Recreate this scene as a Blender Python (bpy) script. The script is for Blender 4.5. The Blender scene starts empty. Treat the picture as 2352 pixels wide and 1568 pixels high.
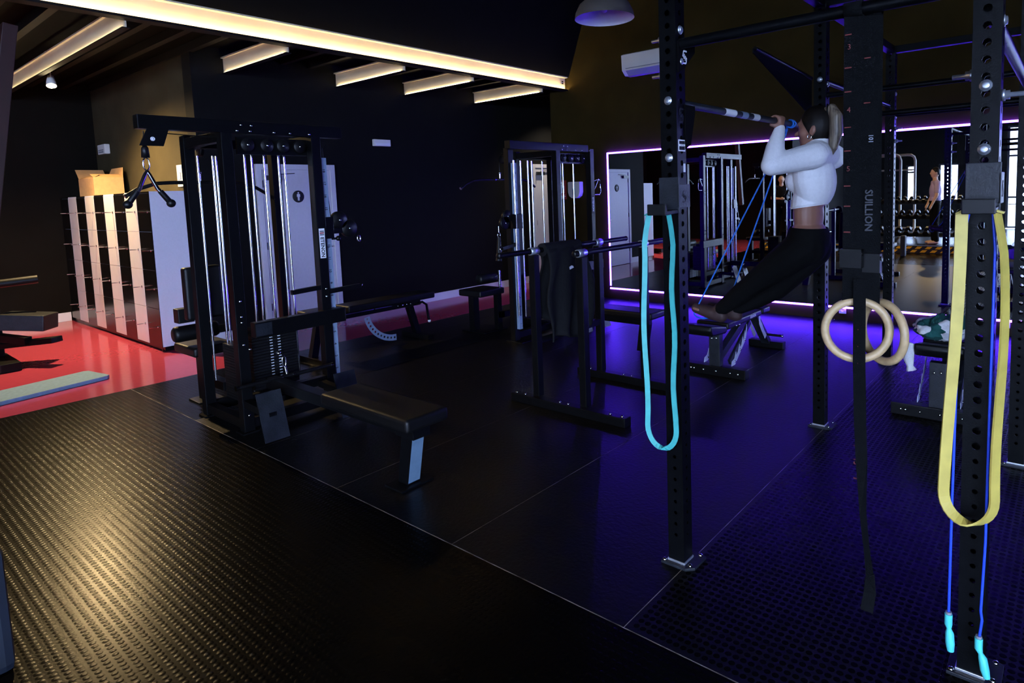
import bpy, bmesh, math, random
from math import sin, cos, pi, radians, sqrt
from mathutils import Vector, Matrix, Euler
random.seed(7)
SC = bpy.context.scene
COL = SC.collection

# ------------------------------------------------------------------ camera, world, exposure
cam_d = bpy.data.cameras.new('camera')
cam = bpy.data.objects.new('camera', cam_d); COL.objects.link(cam)
RIGHT, UP, BACK = (0.77844, 0.6268402, -0.0332039), (-0.0321538, 0.092645, 0.9951799), (0.6268949, -0.7736202, 0.0922739)
cam.matrix_world = Matrix(((RIGHT[0], UP[0], BACK[0], 0.0), (RIGHT[1], UP[1], BACK[1], 0.0), (RIGHT[2], UP[2], BACK[2], 1.63), (0, 0, 0, 1)))
cam_d.sensor_width = 36.0
cam_d.lens = 1452.889 / 2352 * 36.0
cam_d.shift_x = (1176 - 1299.25) / 2352
cam_d.shift_y = (577.92 - 784) / 2352
cam_d.clip_start = 0.05; cam_d.clip_end = 200
SC.camera = cam
SC.view_settings.view_transform = 'Standard'
SC.view_settings.look = 'None'
SC.view_settings.gamma = 1.0
SC.view_settings.use_curve_mapping = False
SC.view_settings.exposure = 0.0
SC.cycles.use_denoising = True
SC.cycles.max_bounces = 8
SC.cycles.sample_clamp_indirect = 6.0
SC.cycles.caustics_reflective = False
SC.cycles.caustics_refractive = False

world = bpy.data.worlds.new('sky'); SC.world = world; world.use_nodes = True
bg = world.node_tree.nodes['Background']
bg.inputs[0].default_value = (0.52, 0.64, 1.0, 1)
bg.inputs[1].default_value = 50.0

MIRROR_Y = 7.9
WALL_X = -7.87
BACK_Y = -9.2

def portal(name, x0, x1, z0, z1, y, face=1):
    d = bpy.data.lights.new(name, 'AREA'); d.shape = 'RECTANGLE'
    d.size = x1 - x0; d.size_y = z1 - z0; d.cycles.is_portal = True
    o = bpy.data.objects.new(name, d); COL.objects.link(o)
    o.location = ((x0 + x1) / 2, y, (z0 + z1) / 2)
    o.rotation_euler = (radians(90 if face > 0 else -90), 0, 0)
    o.rotation_euler = Vector((0, 1, 0)).to_track_quat('-Z', 'Z').to_euler()
    return o
# daylight enters through the glazed shop front and the narrow windows behind the photographer
portal('daylight_shopfront', -1.8, 4.2, 0.05, 3.3, BACK_Y + 0.02)
portal('daylight_window_wide', -3.72, -3.10, 0.85, 2.2, BACK_Y + 0.02)
portal('daylight_window_narrow', -4.72, -4.40, 0.85, 2.2, BACK_Y + 0.02)
po = portal('daylight_side_glazing', -8.6, -2.0, 0.1, 3.2, 0)
po.location = (4.18, -5.3, 1.65); po.rotation_euler = Vector((-1, 0, 0)).to_track_quat('-Z', 'Z').to_euler()

def spot(name, loc, target, power, size, color, blend=0.4, radius=0.04):
    d = bpy.data.lights.new(name, 'SPOT'); d.energy = power; d.spot_size = radians(size); d.spot_blend = blend
    d.color = color; d.shadow_soft_size = radius
    o = bpy.data.objects.new(name, d); COL.objects.link(o); o.location = loc
    o.rotation_euler = (Vector(target) - Vector(loc)).to_track_quat('-Z', 'Y').to_euler()
    return o
WARM = (1.0, 0.70, 0.33)

# ------------------------------------------------------------------ materials
MAT = {}
def pm(name, col, rough=0.5, metal=0.0, var=0.0, vscale=8.0, bump=0.0, bscale=60.0, emit=None, estr=0.0, spec=0.5, col2=None):
    m = bpy.data.materials.new(name); m.use_nodes = True
    nt = m.node_tree; b = nt.nodes['Principled BSDF']
    b.inputs['Base Color'].default_value = (*col, 1); b.inputs['Roughness'].default_value = rough
    b.inputs['Metallic'].default_value = metal; b.inputs['Specular IOR Level'].default_value = spec
    if var or bump or col2:
        tc = nt.nodes.new('ShaderNodeTexCoord')
    if var or col2:
        n = nt.nodes.new('ShaderNodeTexNoise'); n.inputs['Scale'].default_value = vscale; n.inputs['Detail'].default_value = 4
        r = nt.nodes.new('ShaderNodeValToRGB')
        c2 = col2 or tuple(min(1, c * (1 + var)) for c in col); c1 = col if col2 else tuple(c * (1 - var) for c in col)
        r.color_ramp.elements[0].position = 0.3; r.color_ramp.elements[1].position = 0.7
        r.color_ramp.elements[0].color = (*c1, 1); r.color_ramp.elements[1].color = (*c2, 1)
        nt.links.new(tc.outputs['Object'], n.inputs['Vector']); nt.links.new(n.outputs['Fac'], r.inputs['Fac'])
        nt.links.new(r.outputs['Color'], b.inputs['Base Color'])
    if bump:
        n2 = nt.nodes.new('ShaderNodeTexNoise'); n2.inputs['Scale'].default_value = bscale; n2.inputs['Detail'].default_value = 3
        bp = nt.nodes.new('ShaderNodeBump'); bp.inputs['Strength'].default_value = bump; bp.inputs['Distance'].default_value = 0.01
        nt.links.new(tc.outputs['Object'], n2.inputs['Vector']); nt.links.new(n2.outputs['Fac'], bp.inputs['Height'])
        nt.links.new(bp.outputs['Normal'], b.inputs['Normal'])
    if emit:
        b.inputs['Emission Color'].default_value = (*emit, 1); b.inputs['Emission Strength'].default_value = estr
    MAT[name] = m
    return m
pm('wall_black', (0.0032, 0.0030, 0.0028), 0.8, spec=0.15, var=0.15, vscale=3, bump=0.08, bscale=90)
pm('wall_alcove', (0.046, 0.037, 0.019), 0.85, spec=0.08, var=0.15, vscale=3, bump=0.08, bscale=90)  # brighter copy of the dark wall paint, warm lamplight put into the colour
pm('wall_shaded', (0.006, 0.005, 0.0038), 0.85, spec=0.08, var=0.15, vscale=3)  # darker copy of the alcove wall, shade put into the colour
pm('wall_gold_lit', (0.030, 0.0198, 0.0054), 0.9, spec=0.03, var=0.15, vscale=3, bump=0.08, bscale=90)  # dark wall paint with the beam strip's golden light tinted in
pm('ceiling_black', (0.002, 0.002, 0.002), 0.9, spec=0.1, var=0.2, vscale=5)
pm('rib_and_shade_brown', (0.007, 0.006, 0.005), 0.7, spec=0.2, var=0.2, vscale=5)
pm('beam_cream', (0.74, 0.63, 0.44), 0.45, var=0.08, vscale=2.5, bump=0.05)
pm('baseboard_white', (0.72, 0.72, 0.76), 0.45, var=0.03)
pm('door_white', (0.66, 0.65, 0.70), 0.5, var=0.03, vscale=30)
pm('rubber', (0.0018, 0.0018, 0.002), 0.38, spec=0.28, var=0.25, vscale=14, bump=0.22, bscale=45)
pm('rubber_stud', (0.0014, 0.0013, 0.0012), 0.25, spec=0.062, var=0.25, vscale=9, bump=0.05, bscale=120)
pm('seam_dust', (0.02, 0.019, 0.018), 0.8, col2=(0.75, 0.70, 0.62), vscale=7)
pm('resin_red', (0.42, 0.052, 0.10), 0.13, var=0.05, vscale=20, bump=0.012, bscale=25)
pm('steel_black', (0.0019, 0.0021, 0.0026), 0.40, spec=0.17, var=0.2, vscale=25, bump=0.05, bscale=200)
pm('steel_rig', (0.0019, 0.0022, 0.0028), 0.38, spec=0.09, var=0.25, vscale=18, bump=0.08, bscale=160)
pm('steel_matte', (0.0022, 0.0022, 0.0026), 0.8, spec=0.05, var=0.1)
pm('steel_worn', (0.010, 0.012, 0.016), 0.42, spec=0.3, var=0.5, vscale=16, bump=0.15, bscale=120)
pm('chrome', (0.80, 0.80, 0.82), 0.14, 1.0, var=0.04)
pm('zinc', (0.62, 0.66, 0.74), 0.34, 0.85, var=0.12, vscale=30)
pm('plate_pale', (0.52, 0.56, 0.66), 0.4, var=0.08, vscale=40)
pm('leg_daylight', (0.10, 0.165, 0.235), 0.5, var=0.08, vscale=30)  # daylight on a black steel leg, put into the colour
pm('zinc_paint', (0.22, 0.29, 0.40), 0.45, 0.0, var=0.08, vscale=30)
pm('leather_black', (0.0028, 0.0028, 0.003), 0.45, spec=0.25, var=0.2, vscale=30, bump=0.10, bscale=220)
pm('plastic_black', (0.003, 0.003, 0.0034), 0.45, spec=0.25, var=0.1)
pm('weight_plate', (0.003, 0.003, 0.0034), 0.5, spec=0.25, var=0.2, vscale=40)
pm('laminate_black', (0.004, 0.0035, 0.0035), 0.2, spec=0.35, var=0.1)
pm('laminate_white', (0.66, 0.60, 0.57), 0.30, var=0.03)
pm('laminate_grey', (0.62, 0.62, 0.68), 0.45, var=0.03, vscale=60)
pm('cardboard', (0.52, 0.29, 0.12), 0.85, var=0.08, vscale=18)
pm('plastic_white', (0.72, 0.70, 0.66), 0.4, var=0.02)
pm('mirror_glass', (0.86, 0.88, 0.90), 0.0, 1.0)
pm('band_turquoise', (0.045, 0.36, 0.33), 0.55, var=0.1, vscale=25)
pm('band_yellow', (0.56, 0.44, 0.085), 0.55, var=0.12, vscale=18)
pm('cord_blue', (0.02, 0.07, 0.72), 0.4, var=0.05)
pm('band_blue', (0.01, 0.14, 0.55), 0.5, var=0.08)
pm('handle_cyan', (0.08, 0.62, 0.60), 0.4, var=0.05)
pm('wood_ring', (0.46, 0.32, 0.16), 0.45, var=0.15, vscale=40, bump=0.05)
pm('webbing', (0.0022, 0.0025, 0.0030), 0.9, spec=0.1, var=0.2, vscale=60, bump=0.3, bscale=300)
pm('print_red', (0.13, 0.012, 0.010), 0.7, var=0.05)
pm('print_white', (0.75, 0.75, 0.78), 0.6, var=0.02)
pm('print_grey', (0.22, 0.23, 0.27), 0.6, var=0.02)
pm('print_dim', (0.028, 0.031, 0.038), 0.7, var=0.3, vscale=30)
pm('print_black', (0.008, 0.008, 0.009), 0.6, var=0.02)
pm('mat_blue', (0.13, 0.25, 0.38), 0.8, var=0.12, vscale=30, bump=0.2)
pm('pad_navy', (0.0022, 0.0065, 0.016), 0.7, var=0.15, vscale=20)
pm('skin', (0.25, 0.115, 0.078), 0.5, var=0.05, vscale=25)
pm('skin_light', (0.60, 0.38, 0.26), 0.5, var=0.04, vscale=25)
pm('cloth_white', (0.86, 0.86, 0.88), 0.8, var=0.03, vscale=60, bump=0.15, bscale=160)
pm('leggings', (0.0022, 0.0022, 0.0025), 0.85, spec=0.1, var=0.1, vscale=40)
pm('cloth_dark', (0.008, 0.008, 0.009), 0.9, spec=0.1, var=0.2, vscale=30, bump=0.3, bscale=40)
pm('hair_dark', (0.006, 0.004, 0.0032), 0.55, spec=0.2, var=0.3, vscale=40)
pm('towel_green', (0.004, 0.085, 0.075), 0.9, var=0.15, vscale=30, bump=0.5, bscale=200)
pm('towel_white', (0.75, 0.75, 0.75), 0.9, var=0.03, bump=0.5, bscale=200)
pm('hazard_yellow', (0.75, 0.42, 0.01), 0.6, var=0.05)
pm('lamp_shade', (0.10, 0.088, 0.075), 0.5, var=0.08)
pm('lamp_inner', (0.75, 0.74, 0.74), 0.4, var=0.02)
pm('brace_red', (0.022, 0.004, 0.003), 0.5, var=0.2)
pm('tube_cream', (0.55, 0.50, 0.42), 0.3, var=0.05)
pm('asphalt', (0.35, 0.36, 0.38), 0.9, var=0.15, vscale=3)
pm('facade', (0.62, 0.60, 0.56), 0.8, var=0.08, vscale=2)
pm('frame_dark', (0.02, 0.022, 0.025), 0.4, var=0.1)
pm('sign_red', (0.30, 0.02, 0.02), 0.5, var=0.05)
pm('led_purple', (0.1, 0.05, 0.3), 0.5, emit=(0.078, 0.019, 1.0), estr=92)
pm('led_warm', (0.8, 0.7, 0.5), 0.5, emit=(1.0, 0.74, 0.34), estr=85)
pm('led_warm_soft', (0.8, 0.7, 0.5), 0.5, emit=(1.0, 0.78, 0.44), estr=24)
pm('lamp_bulb', (1, 0.9, 0.7), 0.5, emit=(1.0, 0.80, 0.45), estr=260)
# hair with long strands
m = pm('hair_pony', (0.20, 0.15, 0.105), 0.45)
nt = m.node_tree; tc = nt.nodes.new('ShaderNodeTexCoord'); mp = nt.nodes.new('ShaderNodeMapping'); mp.inputs['Scale'].default_value = (110, 110, 6)
nz = nt.nodes.new('ShaderNodeTexNoise'); nz.inputs['Scale'].default_value = 1.0; rr = nt.nodes.new('ShaderNodeValToRGB')
rr.color_ramp.elements[0].color = (0.05, 0.035, 0.025, 1); rr.color_ramp.elements[1].color = (0.23, 0.18, 0.125, 1)
rr.color_ramp.elements[0].position = 0.35; rr.color_ramp.elements[1].position = 0.65
nt.links.new(tc.outputs['Object'], mp.inputs[0]); nt.links.new(mp.outputs[0], nz.inputs['Vector']); nt.links.new(nz.outputs['Fac'], rr.inputs[0]); nt.links.new(rr.outputs[0], nt.nodes['Principled BSDF'].inputs['Base Color'])
# window glass: mostly clear, faint reflection
m = bpy.data.materials.new('window_glass'); m.use_nodes = True; MAT['window_glass'] = m
nt = m.node_tree; nt.nodes.remove(nt.nodes['Principled BSDF'])
tr = nt.nodes.new('ShaderNodeBsdfTransparent'); tr.inputs[0].default_value = (0.93, 0.96, 0.97, 1)
gl = nt.nodes.new('ShaderNodeBsdfGlossy'); gl.inputs['Roughness'].default_value = 0.02
mx = nt.nodes.new('ShaderNodeMixShader'); mx.inputs[0].default_value = 0.06
nt.links.new(tr.outputs[0], mx.inputs[1]); nt.links.new(gl.outputs[0], mx.inputs[2]); nt.links.new(mx.outputs[0], nt.nodes['Material Output'].inputs[0])

# ------------------------------------------------------------------ mesh helpers
class B:
    def __init__(s): s.v = []; s.f = []; s.sm = []
    def add(s, vs, fs, smooth=False):
        o = len(s.v); s.v += [tuple(v) for v in vs]; s.f += [tuple(i + o for i in f) for f in fs]; s.sm += [smooth] * len(fs); return s
    def box(s, x0, x1, y0, y1, z0, z1):
        return s.add([(x0, y0, z0), (x1, y0, z0), (x1, y1, z0), (x0, y1, z0), (x0, y0, z1), (x1, y0, z1), (x1, y1, z1), (x0, y1, z1)],
                     [(0, 3, 2, 1), (4, 5, 6, 7), (0, 1, 5, 4), (1, 2, 6, 5), (2, 3, 7, 6), (3, 0, 4, 7)])
    def cbox(s, c, d): return s.box(c[0]-d[0]/2, c[0]+d[0]/2, c[1]-d[1]/2, c[1]+d[1]/2, c[2]-d[2]/2, c[2]+d[2]/2)
    def beam(s, p, q, w, h, up=(0, 0, 1)):
        p = Vector(p); q = Vector(q); d = (q - p).normalized(); u = Vector(up)
        if abs(d.dot(u)) > 0.98: u = Vector((0, 1, 0))
        r = d.cross(u).normalized(); u = r.cross(d)
        vs = [e + r * a * w / 2 + u * b * h / 2 for e in (p, q) for a, b in ((-1, -1), (1, -1), (1, 1), (-1, 1))]
        return s.add(vs, [(3, 2, 1, 0), (4, 5, 6, 7), (0, 1, 5, 4), (1, 2, 6, 5), (2, 3, 7, 6), (3, 0, 4, 7)])
    def tube(s, p, q, r, n=12, r2=None):
        return s.path([p, q], [r, r if r2 is None else r2], n)
    def path(s, pts, r, n=10, closed=False, cap=True, flat=None):
        pts = [Vector(p) for p in pts]; N = len(pts)
        rs = r if isinstance(r, (list, tuple)) else [r] * N
        ref = None; vs = []
        for i in range(N):
            a = pts[(i - 1) % N] if (closed or i > 0) else pts[i]; b = pts[(i + 1) % N] if (closed or i < N - 1) else pts[i]
            d = (b - a).normalized()
            if ref is None:
                ref = Vector((0, 0, 1)) if abs(d.z) < 0.9 else Vector((1, 0, 0))
            u = (ref - d * ref.dot(d)).normalized(); ref = u; w = d.cross(u)
            for k in range(n):
                t = 2 * pi * k / n
                ru, rw = (rs[i], rs[i]) if flat is None else flat
                vs.append(pts[i] + u * cos(t) * ru + w * sin(t) * rw)
        fs = []
        for i in range(N if closed else N - 1):
            j = (i + 1) % N
            for k in range(n):
                k2 = (k + 1) % n; fs.append((i*n+k, i*n+k2, j*n+k2, j*n+k))
        s.add(vs, fs, True)
        if cap and not closed:
            s.add([vs[k] for k in range(n)], [tuple(range(n))[::-1]]); s.add([vs[(N-1)*n+k] for k in range(n)], [tuple(range(n))])
        return s
    def ribbon(s, pts, side, w, t):      # flat band: rectangular section, side = width direction
        pts = [Vector(p) for p in pts]; N = len(pts); vs = []
        for i in range(N):
            sd = Vector(side[i]) if isinstance(side[0], (list, tuple, Vector)) else Vector(side)
            d = (pts[min(i+1, N-1)] - pts[max(i-1, 0)]).normalized(); sd = (sd - d * sd.dot(d)).normalized(); nn = d.cross(sd)
            ww = w[i] if isinstance(w, (list, tuple)) else w
            for a, b in ((-1, -1), (1, -1), (1, 1), (-1, 1)): vs.append(pts[i] + sd * a * ww / 2 + nn * b * t / 2)
        fs = [(i*4+k, i*4+(k+1) % 4, i*4+4+(k+1) % 4, i*4+4+k) for i in range(N-1) for k in range(4)]
        fs += [(3, 2, 1, 0), tuple((N-1)*4+k for k in range(4))]
        return s.add(vs, fs)
    def lathe(s, prof, c=(0, 0, 0), axis=(0, 0, 1), n=20):
        ax = Vector(axis).normalized(); u = ax.orthogonal().normalized(); w = ax.cross(u); c = Vector(c); vs = []
        for r, h in prof:
            for k in range(n):
                t = 2*pi*k/n; vs.append(c + ax*h + (u*cos(t) + w*sin(t))*max(r, 1e-5))
        fs = [(i*n+k, i*n+(k+1) % n, (i+1)*n+(k+1) % n, (i+1)*n+k) for i in range(len(prof)-1) for k in range(n)]
        return s.add(vs, fs, True)
    def prism(s, poly, d, origin=(0, 0, 0), ux=(1, 0, 0), uy=(0, 0, 1)):   # polygon in the (ux,uy) plane, extruded by vector d
        o = Vector(origin); ux = Vector(ux); uy = Vector(uy); d = Vector(d); n = len(poly)
        vs = [o + ux*a + uy*b for a, b in poly] + [o + ux*a + uy*b + d for a, b in poly]
        return s.add(vs, [tuple(range(n))[::-1], tuple(range(n, 2*n))] + [(i, (i+1) % n, n+(i+1) % n, n+i) for i in range(n)])
    def ball(s, c, r, n=12, m=8):
        c = Vector(c); rx, ry, rz = r if isinstance(r, (tuple, list)) else (r, r, r)
        vs = [c + Vector((0, 0, rz))] + [c + Vector((rx*sin(pi*i/m)*cos(2*pi*k/n), ry*sin(pi*i/m)*sin(2*pi*k/n), rz*cos(pi*i/m))) for i in range(1, m) for k in range(n)] + [c - Vector((0, 0, rz))]
        fs = [(0, 1+k, 1+(k+1) % n) for k in range(n)]
        for i in range(m-2): fs += [(1+i*n+k, 1+(i+1)*n+k, 1+(i+1)*n+(k+1) % n, 1+i*n+(k+1) % n) for k in range(n)]
        e = len(vs)-1; o = 1+(m-2)*n
        fs += [(e, o+(k+1) % n, o+k) for k in range(n)]
        return s.add(vs, fs, True)
    def capsule(s, p, q, r1, r2, n=14):
        p = Vector(p); q = Vector(q); d = q - p; L = d.length; prof = []
        for i in range(6): t = pi/2*(1 - i/5); prof.append((r1*cos(t), -r1*sin(t)))
        for i in range(6): t = pi/2*i/5; prof.append((r2*cos(t), L + r2*sin(t)))
        return s.lathe(prof, p, d if L > 1e-6 else (0, 0, 1), n)
    def mesh(s, name, bevel=0.0, seg=2, fix=True):
        me = bpy.data.meshes.new(name); me.from_pydata(s.v, [], s.f)
        me.polygons.foreach_set('use_smooth', s.sm)
        bm = bmesh.new(); bm.from_mesh(me)
        if bevel:
            for f in bm.faces: f.smooth = False
            r = bmesh.ops.bevel(bm, geom=[e for e in bm.edges], offset=bevel, segments=seg, affect='EDGES', profile=0.6)
            if seg > 2:
                for f in r['faces']: f.smooth = True
        if fix: bmesh.ops.recalc_face_normals(bm, faces=bm.faces)
        bm.to_mesh(me); bm.free()
        return me

ORG = {}
def link(name, me, mat=None, parent=None):
    o = bpy.data.objects.new(name, me); COL.objects.link(o)
    if mat and me and len(me.materials) == 0: me.materials.append(MAT[mat])
    if parent is not None: o.parent = parent
    return o
def root_of(p):
    while p.parent is not None: p = p.parent
    return p
def part(name, b, mat, parent, bevel=0.0, seg=2):
    """one mesh part; coordinates are given in world space for unrotated things, local otherwise"""
    off = ORG.get(root_of(parent).name)
    if off: b.v = [(x-off[0], y-off[1], z-off[2]) for x, y, z in b.v]
    return link(name, b.mesh(name, bevel, seg), mat, parent)
def tag(o, label, cat, group=None):
    o['label'] = label; o['category'] = cat
    if group: o['group'] = group
    return o
def thing(name, label, cat, loc, group=None, local=False, rz=0.0):
    o = bpy.data.objects.new(name, None); COL.objects.link(o); o.location = loc; o.empty_display_size = 0.1
    o.rotation_euler = (0, 0, rz)
    ORG[o.name] = None if local else tuple(loc)
    return tag(o, label, cat, group)
def solo(name, b, mat, label, cat, group=None, bevel=0.0, loc=None):
    if loc is None:
        xs, ys, zs = zip(*b.v); loc = ((min(xs)+max(xs))/2, (min(ys)+max(ys))/2, min(zs))
    b.v = [(x-loc[0], y-loc[1], z-loc[2]) for x, y, z in b.v]
    o = link(name, b.mesh(name, bevel), mat); o.location = loc
    return tag(o, label, cat, group)
def struct(name, b, mat, bevel=0.0):
    o = link(name, b.mesh(name, bevel), mat); o['kind'] = 'structure'; return o
def spart(name, b, mat, parent, bevel=0.0):
    return link(name, b.mesh(name, bevel), mat, parent)
def copies(name, me, mat, parent, locs, rots=None):
    """alike small pieces sharing one mesh"""
    off = ORG.get(root_of(parent).name) or (0, 0, 0); out = []
    for i, l in enumerate(locs):
        o = link(name, me, mat, parent); o.location = (l[0]-off[0], l[1]-off[1], l[2]-off[2])
        if rots: o.rotation_euler = rots[i] if isinstance(rots, list) else rots
        out.append(o)
    return out
def text_mesh(txt, size, extrude=0.0006, bold=0.0):
    cu = bpy.data.curves.new('lettering', 'FONT'); cu.body = txt; cu.size = size; cu.extrude = extrude; cu.offset = bold
    cu.align_x = 'CENTER'; cu.align_y = 'CENTER'; cu.resolution_u = 2
    o = bpy.data.objects.new('lettering', cu); COL.objects.link(o)
    dg = bpy.context.evaluated_depsgraph_get(); me = bpy.data.meshes.new_from_object(o.evaluated_get(dg))
    bpy.data.objects.remove(o); bpy.data.curves.remove(cu)
    return me
def lettering(txt, size, mat, parent, loc, xdir, ydir, bold=0.0, name='lettering', sx=1.0):
    me = text_mesh(txt, size, bold=bold); off = ORG.get(root_of(parent).name) or (0, 0, 0)
    x = Vector(xdir).normalized(); y = Vector(ydir).normalized(); z = x.cross(y)
    o = link(name, me, mat, parent)
    me.materials.clear(); me.materials.append(MAT[mat])
    o.matrix_local = Matrix(((x[0]*sx, y[0], z[0], loc[0]-off[0]), (x[1]*sx, y[1], z[1], loc[1]-off[1]), (x[2]*sx, y[2], z[2], loc[2]-off[2]), (0, 0, 0, 1)))
    return o
# shared bolt head (dome + hex) pointing +X
BOLT = B().lathe([(0.0, 0.010), (0.006, 0.009), (0.0095, 0.005), (0.010, 0.0), (0.0, 0.0)], axis=(1, 0, 0), n=10).mesh('bolt'); BOLT.materials.append(MAT['chrome'])
BOLT_BIG = B().lathe([(0.0, 0.010), (0.008, 0.010), (0.0125, 0.0085), (0.0135, 0.003), (0.0175, 0.003), (0.018, 0.0), (0.0, 0.0)], axis=(1, 0, 0), n=12).mesh('bolt'); BOLT_BIG.materials.append(MAT['zinc'])
STUD = B().lathe([(0.0, 0.055), (0.007, 0.055), (0.0075, 0.02), (0.014, 0.02), (0.014, 0.008), (0.018, 0.008), (0.018, 0.0), (0.0, 0.0)], axis=(1, 0, 0), n=10).mesh('bolt'); STUD.materials.append(MAT['zinc'])
PX, NX, PY, NY, PZ = (0, 0, 0), (0, 0, pi), (0, 0, pi/2), (0, 0, -pi/2), (0, -pi/2, 0)
def bolts(parent, locs, rot=PX, me=None): return copies('bolt', me or BOLT, None, parent, locs, rot)

# ================================================================== STRUCTURE
fl = struct('floor', B().box(-6.6, 4.2, BACK_Y, 7.9, -0.05, -0.0012), 'seam_dust')
seams = [-6.595, -6.17, -5.19, -4.21, -3.235, -2.245, -1.275, -0.30, 0.68, 1.66, 2.64, 3.62, 4.2]
for a, b_ in zip(seams, seams[1:]):
    if b_ < -5.1:
        spart('studded_sheet', B().box(a+0.002, b_-0.002, 1.845, 3.2, -0.012, 0.0), 'rubber_stud', fl)
        spart('rubber_sheet', B().box(a+0.002, b_-0.002, 3.204, 7.9, -0.012, 0.0), 'rubber', fl)
    else:
        spart('rubber_sheet', B().box(a+0.002, b_-0.002, 1.846, 7.9, -0.012, 0.0), 'rubber', fl)
for a, b_ in ((-6.595, -3.2), (-3.2, 0.2), (0.2, 4.2)):
    for c, d in ((BACK_Y, -4.0), (-4.0, -1.4), (-1.4, 1.840)):
        spart('studded_sheet', B().box(a+0.0003, b_-0.0003, c+0.0003, d-0.0003, -0.012, 0.0), 'rubber_stud', fl)
fr = struct('floor_red', B().box(-11.5, -6.6, -3.0, 12.0, -0.05, 0.0), 'resin_red')

# raised oval studs of the ribbed rubber sheets, instanced on a staggered grid
def studs(name, x0, x1, y0, y1, px, py, parent, c=.0048):
    pts = []; j = 0; y = y0
    while y < y1:
        x = x0
        while x < x1:
            pts.append((x, y, -0.8*c)); x += px
        y += py; j += 1
    me = bpy.data.meshes.new(name); me.from_pydata(pts, [], [])
    o = link(name, me, None, parent); o['kind'] = 'stuff'
    ng = bpy.data.node_groups.new(name, 'GeometryNodeTree')
    ng.interface.new_socket('Geometry', in_out='INPUT', socket_type='NodeSocketGeometry')
    ng.interface.new_socket('Geometry', in_out='OUTPUT', socket_type='NodeSocketGeometry')
    gi = ng.nodes.new('NodeGroupInput'); go = ng.nodes.new('NodeGroupOutput')
    sp = ng.nodes.new('GeometryNodeMeshUVSphere'); sp.inputs['Segments'].default_value = 10; sp.inputs['Rings'].default_value = 6; sp.inputs['Radius'].default_value = 1
    ss = ng.nodes.new('GeometryNodeSetShadeSmooth'); sm = ng.nodes.new('GeometryNodeSetMaterial'); sm.inputs['Material'].default_value = MAT['rubber_stud']
    ip = ng.nodes.new('GeometryNodeInstanceOnPoints'); ip.inputs['Scale'].default_value = (.0125/.6, .0128/.6, c)
    L = ng.links.new
    L(sp.outputs[0], ss.inputs[0]); L(ss.outputs[0], sm.inputs[0]); L(gi.outputs[0], ip.inputs['Points']); L(sm.outputs[0], ip.inputs['Instance']); L(ip.outputs[0], go.inputs[0])
    md = o.modifiers.new('studs', 'NODES'); md.node_group = ng
    return o
studs('rubber_studs', -6.56, 0.6, -0.6, 1.82, 0.028, 0.034, fl)
studs('rubber_studs', -6.56, -5.21, 1.86, 3.18, 0.028, 0.034, fl)
studs('rubber_studs', -1.24, 1.6, 1.88, 7.4, 0.028, 0.034, fl, .0012)

def wallbox(name, x0, x1, y0, y1, z0, z1, mat='wall_black'): return struct(name, B().box(x0, x1, y0, y1, z0, z1), mat)
wallbox('wall_left', -8.1, WALL_X, 3.07, 12.0, 0, 3.5)
wallbox('wall_alcove', -11.5, -8.1, 3.07, 3.25, 0, 3.5, 'wall_alcove')
wallbox('wall_far_left', -11.7, -11.5, -3.0, 3.25, 0, 3.5, 'wall_shaded')
wallbox('wall_mirror', -6.62, 4.2, 7.9, 8.1, 0, 6.2, 'wall_gold_lit')
wallbox('wall_corridor', -6.62, -6.5, 8.1, 12.0, 0, 3.5)
wallbox('wall_corridor_end', -8.1, -6.5, 12.0, 12.1, 0, 3.5)
struct('wall_right', B().box(4.2, 4.4, -2.0, 8.1, 0, 6.2).box(4.2, 4.4, BACK_Y, -8.6, 0, 6.2).box(4.2, 4.4, -8.6, -2.0, 3.2, 6.2).box(4.2, 4.4, -8.6, -2.0, 0, .1), 'wall_black')
wallbox('wall_lobby', -11.7, -6.6, -3.2, -3.0, 0, 3.5)
wallbox('wall_lobby_side', -6.8, -6.6, BACK_Y, -3.0, 0, 6.2)
# back wall with its openings
bw = B()
for x0, x1, z0, z1 in ((-6.6, -4.72, 0, 6.2), (-4.72, -4.40, 0, 0.85), (-4.72, -4.40, 2.2, 6.2), (-4.40, -3.72, 0, 6.2), (-3.72, -3.10, 0, 0.85), (-3.72, -3.10, 2.2, 6.2), (-3.10, -1.8, 0, 6.2), (-1.8, 4.2, 3.3, 6.2)):
    bw.box(x0, x1, BACK_Y-0.2, BACK_Y, z0, z1)
struct('wall_back', bw, 'wall_black')
struct('ceiling', B().box(-11.5, -6.3, -3.0, 12.0, 3.45, 3.5), 'ceiling_black')
struct('ceiling_high', B().box(-5.5, 4.2, BACK_Y, 8.1, 5.6, 5.7), 'ceiling_black')
struct('wall_fascia', B().prism([(-6.28, 3.425), (-6.225, 3.425), (-5.38, 5.62), (-5.46, 5.62)], (0, 7.9-BACK_Y, 0), (0, BACK_Y, 0)), 'ceiling_black')
# baseboards
struct('baseboard_left', B().box(WALL_X, WALL_X+0.018, 3.07, 3.70, 0, 0.12).box(WALL_X, WALL_X+0.018, 4.76, 8.75, 0, 0.12), 'baseboard_white', 0.003)
struct('baseboard_far_left', B().box(-11.5, -11.482, -3.0, 2.56, 0, 0.13), 'baseboard_white', 0.003)
struct('baseboard_corridor', B().box(WALL_X, WALL_X+0.018, 9.75, 12.0, 0, 0.12), 'baseboard_white', 0.003)

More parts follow.
